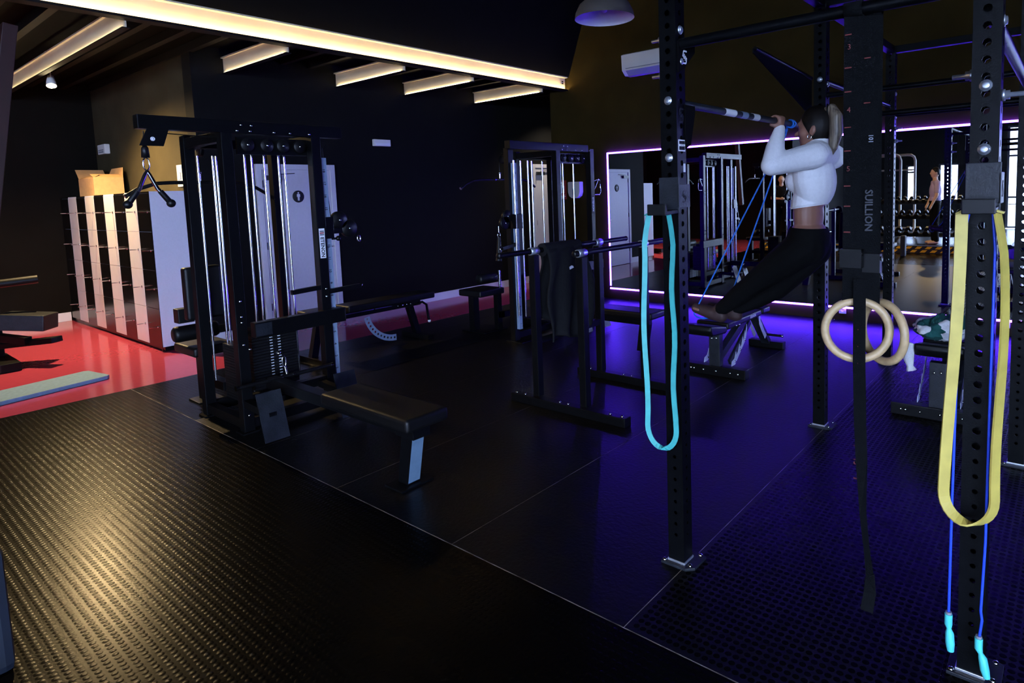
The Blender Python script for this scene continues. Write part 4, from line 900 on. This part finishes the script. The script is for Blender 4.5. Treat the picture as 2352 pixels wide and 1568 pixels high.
# flat bench at the edge of the red strip
t = thing('weight_bench', 'flat black bench with perforated zinc arc at the edge of the red floor', 'bench', (-6.0, 4.2, 0))
part('back_pad', B().box(-6.14, -5.86, 3.62, 4.76, .455, .53), 'leather_black', t, .02, 3)
part('seat_pad', B().box(-6.14, -5.86, 3.20, 3.58, .455, .53), 'leather_black', t, .02, 3)
part('spine', B().box(-6.04, -5.96, 3.25, 4.62, .385, .455), 'steel_black', t, .003)
part('chrome_rail', B().box(-5.958, -5.952, 3.62, 3.98, .43, .438).box(-5.958, -5.952, 4.0, 4.22, .43, .438), 'chrome', t)
for y_, dy in ((4.48, .10), (3.35, -.08)):
    part('leg', B().beam((-6.0, y_, .40), (-6.0, y_+dy, .05), .07, .07), 'steel_black', t, .003)
    part('foot', B().box(-6.25, -5.75, y_+dy-.04, y_+dy+.04, 0, .055), 'steel_black', t, .005)
# arc plate with holes
b = B(); R0, R1 = .33, .40; yc, zc = 4.24, .44; K = 22
def arc_pt(r, a): return (r*cos(a)+yc, r*sin(a)+zc)
for k in range(11):
    a0 = radians(192 + k*7.2); a1 = radians(192+(k+1)*7.2); am = (a0+a1)/2; rm = (R0+R1)/2
    cs = [arc_pt(R0, a0), arc_pt(R1, a0), arc_pt(R1, a1), arc_pt(R0, a1)]
    hc = arc_pt(rm, am); q = [(hc[0]+.013*cos(j*pi/4), hc[1]+.013*sin(j*pi/4)) for j in range(8)]
    order = sorted(range(8), key=lambda j: math.atan2(q[j][1]-hc[1], q[j][0]-hc[0]))
    for xx in (-5.95, -5.946):
        vs = [(xx, *c) for c in cs] + [(xx, *c) for c in q]
        fs = []
        for j in range(8):
            m1 = q[j]; ds = [((c[0]-m1[0])**2 + (c[1]-m1[1])**2, i) for i, c in enumerate(cs)]
            c1 = min(ds)[1]; m2 = q[(j+1) % 8]; c2 = min([((c[0]-m2[0])**2 + (c[1]-m2[1])**2, i) for i, c in enumerate(cs)])[1]
            fs.append((4+j, 4+(j+1) % 8, c1))
            if c1 != c2: fs.append((c1, 4+(j+1) % 8, c2))
        b.add(vs, fs)
part('arc_plate', b, 'zinc_paint', t)
part('adjust_handle', B().path([(-5.95, 4.55, .40), (-5.93, 4.62, .42), (-5.93, 4.68, .38), (-5.93, 4.70, .22), (-5.93, 4.71, .19)], .015, 10), 'steel_black', t)
part('handle_tip', B().ball((-5.93, 4.71, .18), .019), 'print_white', t)
bolts(t, [(-5.955, y_, .42) for y_ in (4.30, 4.36, 4.42, 4.47)], PX)

# ================================================================== TOWEL AND SOCK
mt = pm('towel_pattern', (.1, .1, .1), .9, bump=.5, bscale=150)
nt = mt.node_tree; tc = nt.nodes.new('ShaderNodeTexCoord'); vo = nt.nodes.new('ShaderNodeTexNoise'); vo.inputs['Scale'].default_value = 9; vo.inputs['Detail'].default_value = 0.5
rr = nt.nodes.new('ShaderNodeValToRGB'); rr.color_ramp.interpolation = 'CONSTANT'
rr.color_ramp.elements[0].color = (.004, .075, .066, 1); rr.color_ramp.elements[1].position = .53; rr.color_ramp.elements[1].color = (.75, .75, .76, 1)
nt.links.new(tc.outputs['Object'], vo.inputs['Vector']); nt.links.new(vo.outputs['Fac'], rr.inputs[0]); nt.links.new(rr.outputs[0], nt.nodes['Principled BSDF'].inputs['Base Color'])
from mathutils import noise
tw = B().ball((0, 0, .085), (.185, .18, .10), 64, 34)
nv = []
for x, y, z in tw.v:
    p = Vector((x, y, z)); d = noise.noise(p*9)*.035 + abs(noise.noise(p*17 + Vector((3, 1, 2))))*.05 - .02
    q = p + (p - Vector((0, 0, .06))).normalized()*d
    nv.append((q.x, q.y, max(q.z, .004)))
tw.v = nv
o = link('towel', tw.mesh('towel'), 'towel_pattern'); o.location = (-.70, 5.06, .515)
tag(o, 'crumpled dark green and white towel on the right bench', 'towel')
sk_ = B().path([(-.865, 4.90, .50), (-.885, 4.885, .44), (-.885, 4.875, .39), (-.875, 4.87, .345), (-.866, 4.87, .315)], [.028, .034, .034, .022, .034], 14)
solo('sock', sk_, 'towel_white', 'white sock hanging over the side of the right bench', 'sock')

# ================================================================== PEOPLE
def blob(name, caps, voxel, mat, parent=None, smooth=4, cuts=(), ells=()):
    b = B()
    for c in caps: b.capsule(*c)
    for e in ells:
        c, r = e[0], e[1]; s0 = len(b.v); b.ball((0, 0, 0), r, 20, 14)
        R_ = Euler(e[2] if len(e) > 2 else (0, 0, 0)).to_matrix()
        b.v[s0:] = [tuple(R_ @ Vector(v) + Vector(c)) for v in b.v[s0:]]
    me = b.mesh(name); o = bpy.data.objects.new(name, me); COL.objects.link(o)
    r = o.modifiers.new('r', 'REMESH'); r.mode = 'VOXEL'; r.voxel_size = voxel
    s = o.modifiers.new('s', 'SMOOTH'); s.iterations = smooth; s.factor = .5
    dg = bpy.context.evaluated_depsgraph_get(); me2 = bpy.data.meshes.new_from_object(o.evaluated_get(dg))
    bpy.data.objects.remove(o)
    bm = bmesh.new(); bm.from_mesh(me2)
    for co, no in cuts:
        bmesh.ops.bisect_plane(bm, geom=bm.verts[:]+bm.edges[:]+bm.faces[:], plane_co=co, plane_no=no, clear_outer=True)
    for f in bm.faces: f.smooth = True
    if parent is not None:
        off = Vector(ORG.get(root_of(parent).name) or (0, 0, 0)); bmesh.ops.translate(bm, verts=bm.verts, vec=-off)
    bm.to_mesh(me2); bm.free(); me2.materials.clear(); me2.materials.append(MAT[mat])
    o = bpy.data.objects.new(name, me2); COL.objects.link(o); o.parent = parent
    return o
wm = thing('person', 'person in white crop top and black leggings pulling up on the rig bar', 'person', (-1.3, 3.75, .78))
LWR, LEL, LSH = (-1.288, 3.498, 1.955), (-1.300, 3.405, 1.742), (-1.130, 3.585, 1.790)
RWR, REL, RSH = (-1.285, 4.005, 1.955), (-1.33, 4.09, 1.735), (-1.130, 3.925, 1.790)
caps = []; ells = []
# torso, waist, pelvis
ells += [((-1.185, 3.755, 1.66), (.105, .155, .17), (0, radians(-6), 0)), ((-1.215, 3.755, 1.46), (.082, .122, .15)), ((-1.215, 3.755, 1.31), (.108, .158, .13))]
caps += [((-1.150, 3.70, 1.80), (-1.150, 3.81, 1.80), .07, .07), ((-1.150, 3.755, 1.80), (-1.170, 3.755, 1.88), .058, .052)]
# head, face (looks towards -X)
HC = Vector((-1.178, 3.755, 1.955))
ells += [(HC, (.092, .074, .108)), (HC + Vector((-.035, 0, -.055)), (.055, .056, .062))]
caps += [(HC + Vector((-.082, 0, -.012)), HC + Vector((-.104, 0, -.034)), .010, .015),      # nose
         (HC + Vector((-.072, -.012, -.07)), HC + Vector((-.072, .012, -.07)), .016, .016),  # lips
         (HC + Vector((-.062, -.01, -.10)), HC + Vector((-.062, .01, -.10)), .022, .022),    # chin
         (HC + Vector((-.074, -.03, .022)), HC + Vector((-.074, .03, .022)), .016, .016)]    # brow
for s in (-1, 1):
    ells += [(HC + Vector((.008, s*.074, -.018)), (.020, .009, .032), (0, radians(12), s*radians(18)))]   # ears
    ells += [(HC + Vector((-.048, s*.045, -.03)), (.03, .022, .028))]                                     # cheeks
# arms under the sleeves and hands
def hand(wr, s):
    bx = RXA; y0 = wr[1] + s*.018; zb = 1.987; R_ = .0168+.009
    palm = [(wr, (bx+.022, y0, zb+.008), .023, .022), ((bx+.024, y0-.026, zb+.012), (bx+.024, y0+.026, zb+.012), .015, .015)]
    for k, (dy, L) in enumerate(((-.033, .8), (-.011, 1.0), (.011, .95), (.032, .75))):
        a0, a1 = radians(25), radians(25 + 165*L); prev = None
        for j in range(6):
            a = a0 + (a1-a0)*j/5; p = (bx + (R_+.002)*cos(a), y0 + dy*s, zb + (R_+.002)*sin(a))
            if prev: palm.append((prev, p, .0092 - .0006*j, .0092 - .0006*(j+1)))
            prev = p
    prev = (bx+.028, y0 - s*.026, zb - .004)
    for j in range(1, 4):
        a = radians(-15 - 38*j); p = (bx + R_*cos(a), y0 - s*(.03+.006*j), zb + R_*sin(a)); palm.append((prev, p, .011, .0095)); prev = p
    return palm
caps += hand(LWR, 1) + hand(RWR, -1)
for wr, el, sh in ((LWR, LEL, LSH), (RWR, REL, RSH)): caps += [(wr, el, .022, .040), (el, sh, .040, .048)]
# legs
LHIP, LKN, LAN = (-1.225, 3.685, 1.27), (-1.495, 3.640, 1.055), (-1.745, 3.675, .855)
RHIP, RKN, RAN = (-1.215, 3.825, 1.25), (-1.430, 3.82, 1.00), (-1.700, 3.80, .845)
for h_, k_, a_ in ((LHIP, LKN, LAN), (RHIP, RKN, RAN)):
    caps += [(h_, k_, .085, .056), (k_, a_, .052, .034)]
    a_ = Vector(a_)
    caps += [(a_ + Vector((.012, 0, -.035)), a_ + Vector((-.05, 0, -.02)), .032, .034), (a_ + Vector((-.05, 0, -.02)), a_ + Vector((-.135, 0, .0)), .034, .024)]
    for k in range(5): caps.append((a_ + Vector((-.125, (k-2)*.015, .0)), a_ + Vector((-.165 + abs(k-1)*.006, (k-2)*.016, .008)), .0105, .009))
body = blob('body', caps, .0055, 'skin', wm, 3, ells=ells)
# clothing
tc_ = [((-1.150, 3.66, 1.80), (-1.150, 3.85, 1.80), .078, .078), ((-1.150, 3.755, 1.82), (-1.160, 3.755, 1.86), .066, .062)]
te = [((-1.185, 3.755, 1.665), (.118, .168, .18), (0, radians(-6), 0)), ((-1.255, 3.70, 1.655), (.075, .07, .075)), ((-1.255, 3.81, 1.655), (.075, .07, .075)), ((-1.215, 3.755, 1.50), (.094, .135, .15))]
for wr, el, sh in ((LWR, LEL, LSH), (RWR, REL, RSH)):
    tc_ += [(Vector(wr)+Vector((0, 0, -.012)), Vector(wr)+(Vector(el)-Vector(wr))*.55, .029, .051), (Vector(wr)+(Vector(el)-Vector(wr))*.55, el, .051, .056), (el, Vector(el)+(Vector(sh)-Vector(el))*.5, .057, .066), (Vector(el)+(Vector(sh)-Vector(el))*.5, sh, .066, .074)]
top = blob('crop_top', tc_, .006, 'cloth_white', wm, 4, cuts=[((-1.2, 3.755, 1.505), (.13, 0, -1))], ells=te)
part('hem_band', B().path([(-1.212 + .0985*cos(2*pi*k/40), 3.755 + .1385*sin(2*pi*k/40), 1.512 + .0128*cos(2*pi*k/40)*1.0) for k in range(40)], .0035, 6, closed=True), 'cloth_white', top)
lg_c = []
for h_, k_, a_ in ((LHIP, LKN, LAN), (RHIP, RKN, RAN)):
    m_1 = Vector(h_)*.55 + Vector(k_)*.45
    lg_c += [(h_, m_1, .108, .094), (m_1, k_, .094, .070), (k_, Vector(k_)*.55+Vector(a_)*.45, .067, .062), (Vector(k_)*.55+Vector(a_)*.45, a_, .062, .041)]
blob('leggings', lg_c, .007, 'leggings', wm, 5, cuts=[((-1.2, 3.755, 1.385), (.06, 0, 1))], ells=[((-1.215, 3.755, 1.31), (.118, .168, .145)), ((-1.215, 3.755, 1.42), (.092, .131, .11)), ((-1.185, 3.70, 1.27), (.085, .08, .095)), ((-1.185, 3.81, 1.27), (.085, .08, .095))])
pm('foot_shade', (0.030, 0.012, 0.011), .7, var=.2)  # shade on the feet put into a dark colour
for a_ in (LAN, RAN):
    a_ = Vector(a_)
    blob('foot_cover', [(a_ + Vector((.014, 0, -.03)), a_ + Vector((-.05, 0, -.016)), .043, .044), (a_ + Vector((-.05, 0, -.016)), a_ + Vector((-.155, 0, .004)), .044, .034), (a_ + Vector((0, 0, -.005)), a_ + Vector((.006, 0, .01)), .042, .042)], .006, 'foot_shade', wm, 3)  # added cover over the bare foot, coloured dark for its shade
# hair, ponytail, earring
hr = blob('hair', [(HC + Vector((.04, -.004, .04)), HC + Vector((.06, -.01, .078)), .05, .028)], .006, 'hair_dark', wm, 3, cuts=[(HC + Vector((-.035, 0, 0)), (-.86, 0, -.5))], ells=[(HC + Vector((.008, 0, .012)), (.094, .082, .113))])
pc = HC + Vector((.055, -.012, .082))
pony = blob('ponytail', [(pc, pc + Vector((.04, -.004, .012)), .022, .028), (pc + Vector((.04, -.004, .012)), pc + Vector((.062, -.006, -.035)), .028, .036), (pc + Vector((.062, -.006, -.035)), pc + Vector((.064, -.008, -.12)), .036, .037), (pc + Vector((.064, -.008, -.12)), pc + Vector((.05, -.01, -.20)), .037, .026), (pc + Vector((.05, -.01, -.20)), pc + Vector((.042, -.01, -.245)), .026, .008)], .005, 'hair_pony', hr, 3)
part('hair_tie', B().path([pc + Vector((.022 + .0*cos(a), .027*cos(a), .006 + .027*sin(a))) for a in [2*pi*k/16 for k in range(16)]], .006, 8, closed=True), 'plastic_black', hr)
part('earring', B().path([HC + Vector((-.006 + .011*cos(a), -.083, -.056 + .012*sin(a))) for a in [2*pi*k/18 for k in range(18)]], .0026, 8, closed=True), 'chrome', wm)
# assistance band from the bar to her foot
bd = thing('assist_band', 'thin blue elastic band looped from the pull-up bar to the foot', 'resistance band', (-1.31, 3.73, 1.98))
part('bar_loop', B().path([(-1.31 + .021*cos(a), 3.715 + .012*sin(a*.5), 1.987 + .021*sin(a)) for a in [2*pi*k/20 for k in range(20)]], .005, 8, closed=True).path([(-1.31 + .021*cos(a), 3.755 - .012*sin(a*.5), 1.987 + .021*sin(a)) for a in [2*pi*k/20 for k in range(20)]], .005, 8, closed=True).path([(-1.33, 3.715, 1.985), (-1.332, 3.73, 1.96), (-1.33, 3.755, 1.985)], .005, 8), 'band_blue', bd)
part('strand', B().path([(-1.332, 3.72, 1.96), (-1.45, 3.715, 1.715), (-1.915, 3.665, .823)], .0048, 8), 'band_blue', bd)
part('strand', B().path([(-1.332, 3.74, 1.96), (-1.42, 3.75, 1.70), (-1.715, 3.79, .935), (-1.835, 3.79, .80)], .0048, 8), 'band_blue', bd)
part('foot_loop', B().path([(-1.915, 3.665, .823), (-1.905, 3.68, .80), (-1.88, 3.72, .785), (-1.85, 3.76, .785), (-1.835, 3.79, .80)], .0048, 8), 'band_blue', bd)

# ================================================================== BEHIND THE PHOTOGRAPHER (seen in the mirror)
pf = thing('low_platform', 'low platform with black and yellow hazard edge seen in the mirror', 'platform', (-3.6, -1.7, 0))
part('deck', B().box(-6.5, -1.1, -2.85, -.42, 0, .17), 'rubber_stud', pf, .004)
part('edge_strip', B().box(-6.5, -1.1, -.42, -.412, .0, .17), 'print_black', pf)
part('edge_trim', B().box(-6.5, -1.1, -.47, -.408, .1705, .176), 'zinc_paint', pf)
me = B().prism([(0, 0), (.10, 0), (.155, .055), (.055, .055)], (0, .002, 0)).mesh('hazard_stripe'); me.materials.append(MAT['hazard_yellow'])
copies('hazard_stripe', me, None, pf, [(-6.45+.2*i, -.412, .10) for i in range(26)] + [(-6.35+.2*i, -.412, .02) for i in range(26)])
# dumbbell rack
rk = thing('dumbbell_rack', 'black three-tier dumbbell rack reflected in the mirror', 'rack', (-3.2, -1.7, .17))
for x in (-4.38, -2.05):
    part('side_frame', B().beam((x, -1.45, .17), (x, -1.95, 1.2), .06, .08).box(x-.03, x+.03, -2.05, -1.40, .171, .22), 'steel_black', rk)
TIER = [(.34, -1.52), (.76, -1.68), (1.12, -1.86)]
for z, y in TIER:
    part('shelf', B().beam((-4.36, y, z), (-2.07, y, z), .26, .03, (0, -.35, 1)), 'steel_black', rk)
HEX = [(.5*cos(pi/3*k), .5*sin(pi/3*k)) for k in range(6)]
def dumbbell_meshes(s):
    h = B().prism([(a*s, c*s) for a, c in HEX], (0, s*.75, 0)).mesh('head', .004, 1); h.materials.append(MAT['plastic_black'])
    g_ = B().tube((0, 0, 0), (0, .13, 0), .015, 10).mesh('grip'); g_.materials.append(MAT['chrome'])
    return h, g_
DM = {s: dumbbell_meshes(s) for s in (.10, .12, .145)}
for (z, y), s, n in zip(TIER, (.145, .12, .10), (11, 13, 15)):
    tier = {.145: 'bottom', .12: 'middle', .10: 'top'}[s]
    for i in range(n):
        x = -4.25 + 2.08*i/(n-1)
        t = thing('dumbbell', 'black hex dumbbell, %s from the left on the %s tier of the mirrored rack' % (('first second third fourth fifth sixth seventh eighth ninth tenth eleventh twelfth thirteenth fourteenth fifteenth').split()[i], tier), 'dumbbell', (x, y, z+.02+s*.46), 'dumbbells on the ' + tier + ' tier', local=True, rz=0)
        t.rotation_euler = (radians(-19), 0, 0)
        for yy in (.065, -.065 - s*.75):
            o = link('head', DM[s][0], None, t); o.location = (0, yy, 0)
        o = link('grip', DM[s][1], None, t); o.location = (0, -.065, 0)
# arch cable station behind the rack
for k, (x0, x1, y) in enumerate(((-4.75, -3.72, -3.25), (-4.55, -3.48, -3.85))):
    t = thing('arch_frame', ('front' if k == 0 else 'rear') + ' cream tube arch of the training station in the mirror', 'gym frame', ((x0+x1)/2, y, 0))
    z1 = 2.36
    part('arch_tube', B().path([(x1, y, 0), (x1, y, z1-.16), (x1-.03, y, z1-.06), (x1-.10, y, z1-.01), (x1-.2, y, z1), (x0+.2, y, z1), (x0+.10, y, z1-.01), (x0+.03, y, z1-.06), (x0, y, z1-.16), (x0, y, 0)], .035, 12), 'tube_cream', t)
    part('cross_tube', B().tube((x0, y, .35), (x1, y, .35), .025).tube((x0, y, 1.95), (x1, y, 1.95), .02), 'tube_cream', t)
    part('foot', B().box(x1-.05, x1+.05, y-.35, y+.35, 0, .05).box(x0-.05, x0+.05, y-.35, y+.35, 0, .05), 'tube_cream', t, .004)
t = thing('weight_tree', 'dark weight tree with round plates seen in the mirror beside the woman', 'weight tree', (-5.3, -1.1, .17))
part('post', B().box(-5.33, -5.27, -1.13, -1.07, .19, 1.25), 'steel_black', t, .003)
part('base', B().box(-5.6, -5.0, -1.14, -1.06, .171, .22).box(-5.34, -5.26, -1.4, -.8, .171, .22), 'steel_black', t, .003)
part('handle_bar', B().tube((-5.55, -1.06, 1.27), (-5.05, -1.06, 1.32), .016), 'chrome', t)
for i, (dx, z, r) in enumerate(((-.1, .55, .2), (.1, .55, .2), (-.1, .95, .17), (.1, .95, .17))):
    pg = part('peg', B().tube((-5.3, -1.1, z), (-5.3 + dx*2.4, -1.1, z), .02), 'chrome', t)
    for q in range(2):
        x_ = -5.3 + dx*(1.0 + .5*q)
        tag_o = part('plate', B().lathe([(.025, -.015), (r*.8, -.015), (r*.85, -.02), (r, -.02), (r, .02), (r*.85, .02), (r*.8, .015), (.025, .015), (.025, -.015)], (x_, -1.1, z), (1, 0, 0), 28), 'plastic_black', pg)
def standing_person(x, y, z0, rz, label, top, trousers, skin='skin_light', hair='hair_dark', fold=True):
    t = thing('person', label, 'person', (x, y, z0), local=True, rz=rz)
    # faces +Y in its own frame
    caps = [((-.09, 0, .92), (-.10, .01, .50), .085, .06), ((-.10, .01, .50), (-.11, -.01, .09), .058, .042), ((.09, 0, .92), (.10, .01, .50), .085, .06), ((.10, .01, .50), (.11, -.01, .09), .058, .042),
            ((-.11, -.02, .05), (-.13, .14, .035), .045, .035), ((.11, -.02, .05), (.13, .14, .035), .045, .035),
            ((0, 0, 1.42), (0, .01, 1.52), .058, .055)]
    ells = [((0, 0, 1.0), (.155, .11, .16)), ((0, 0, 1.22), (.165, .11, .24)), ((0, .015, 1.64), (.076, .092, .115)), ((0, .04, 1.59), (.055, .06, .07)), ((0, .108, 1.625), (.012, .018, .02)), ((-.078, .0, 1.635), (.01, .02, .03)), ((.078, .0, 1.635), (.01, .02, .03))]
    arms = []
    for s in (-1, 1):
        sh, el, wr = (s*.185, 0, 1.40), (s*.235, .02, 1.13), (s*.05 if fold else s*.22, .19 if fold else .12, 1.12 if fold else .90)
        arms.append((sh, el, wr)); caps += [(sh, el, .05, .04), (el, wr, .038, .027)]
        w_ = Vector(wr); d = (Vector(wr)-Vector(el)).normalized()
        caps.append((w_, w_ + d*.06, .028, .03))
        for f in range(4): caps.append((w_ + d*.06 + Vector((0, 0, (f-1.5)*.016)), w_ + d*.12 + Vector((0, -.01, (f-1.5)*.016)), .009, .008))
        caps.append((w_ + d*.02, w_ + d*.06 + Vector((0, .01, .045)), .011, .009))
    caps.append(((-.17, 0, 1.41), (.17, 0, 1.41), .06, .06))
    blob('body', caps, .012, skin, t, 3, ells=ells)
    blob('shirt', [((-.18, 0, 1.41), (.18, 0, 1.41), .068, .068)] + [(a, Vector(a)*.3+Vector(e)*.7, .063, .055) for a, e, w_ in arms], .014, top, t, 3, ells=[((0, 0, 1.22), (.178, .124, .25)), ((0, 0, 1.02), (.165, .122, .16))])
    blob('trousers', [((-.09, 0, .94), (-.10, .01, .50), .10, .075), ((-.10, .01, .50), (-.11, -.01, .10), .074, .062), ((.09, 0, .94), (.10, .01, .50), .10, .075), ((.10, .01, .50), (.11, -.01, .10), .074, .062)], .014, trousers, t, 3, ells=[((0, 0, .98), (.168, .125, .11))])
    blob('hair', [], .012, hair, t, 2, cuts=[((0, .045, 1.68), (0, .8, -.6))], ells=[((0, 0, 1.665), (.084, .098, .108))])
    return t
standing_person(-6.22, -1.25, .17, radians(-25), 'person with folded arms in dark grey shirt, reflected through the tower rods', 'cloth_dark', 'leggings')
standing_person(-5.72, -2.1, .17, radians(30), 'person in black clothes with bent arms, reflected beside the white crop top', 'leggings', 'cloth_dark', 'skin_light')
pm('cloth_lilac', (.42, .34, .55), .85, var=.08)
standing_person(-2.55, -1.0, .17, radians(70), 'person in lilac shirt reflected between the rig posts', 'cloth_lilac', 'leggings', fold=False)
for k, x_ in enumerate((-3.3, -.6)):
    t = thing('spotlight', 'added warm ceiling spotlight near the shop front, ' + ('left' if k == 0 else 'right') + ' one of the pair', 'spotlight', (x_, -6.5, 4.3))
    part('stem', B().tube((x_, -6.5, 4.36), (x_, -6.5, 5.6), .012), 'plastic_black', t)
    part('housing', B().lathe([(0, -.1), (.04, -.1), (.06, .04), (.055, .04), (.045, -.02), (0, -.03)], (x_, -6.5, 4.3), (0, .55, -.8), 20), 'plastic_black', t)
    spot('added_shop_beam', (x_, -6.46, 4.24), (x_-.2, -2.2, 0), 320, 60, WARM, .6, .05)  # unseen lamps added to put warm light on the mirrored floor
t = thing('spotlight', 'added warm ceiling spotlight above the rig aimed back at the low platform', 'spotlight', (-2.9, 3.6, 5.3))
part('housing', B().lathe([(0, -.1), (.04, -.1), (.06, .04), (.055, .04), (.045, -.02), (0, -.03)], (-2.9, 3.6, 5.3), (0, -.6, -.8), 20), 'plastic_black', t)
part('stem', B().tube((-2.9, 3.62, 5.36), (-2.9, 3.62, 5.6), .012), 'plastic_black', t)
spot('added_rig_beam', (-2.9, 3.55, 5.23), (-3.3, -.9, .2), 700, 34, WARM, .6, .05)  # unseen lamp added to brighten the hazard edge
t = thing('spotlight', 'added warm ceiling spotlight over the low platform behind the camera', 'spotlight', (-6.1, .2, 5.2))
part('stem', B().tube((-6.0, .2, 5.6), (-6.0, .2, 5.3), .012), 'plastic_black', t) if False else None
part('housing', B().lathe([(0, -.1), (.04, -.1), (.06, .04), (.055, .04), (.045, -.02), (0, -.03)], (-5.0, .2, 5.25), (-.3, -.4, -.9), 20).tube((-5.0, .2, 5.3), (-5.0, .2, 5.6), .012), 'plastic_black', t)
spot('added_platform_beam', (-5.03, .16, 5.17), (-5.6, -1.3, 1.2), 260, 45, WARM, .5, .05)  # lamp added out of view to warm the reflected people
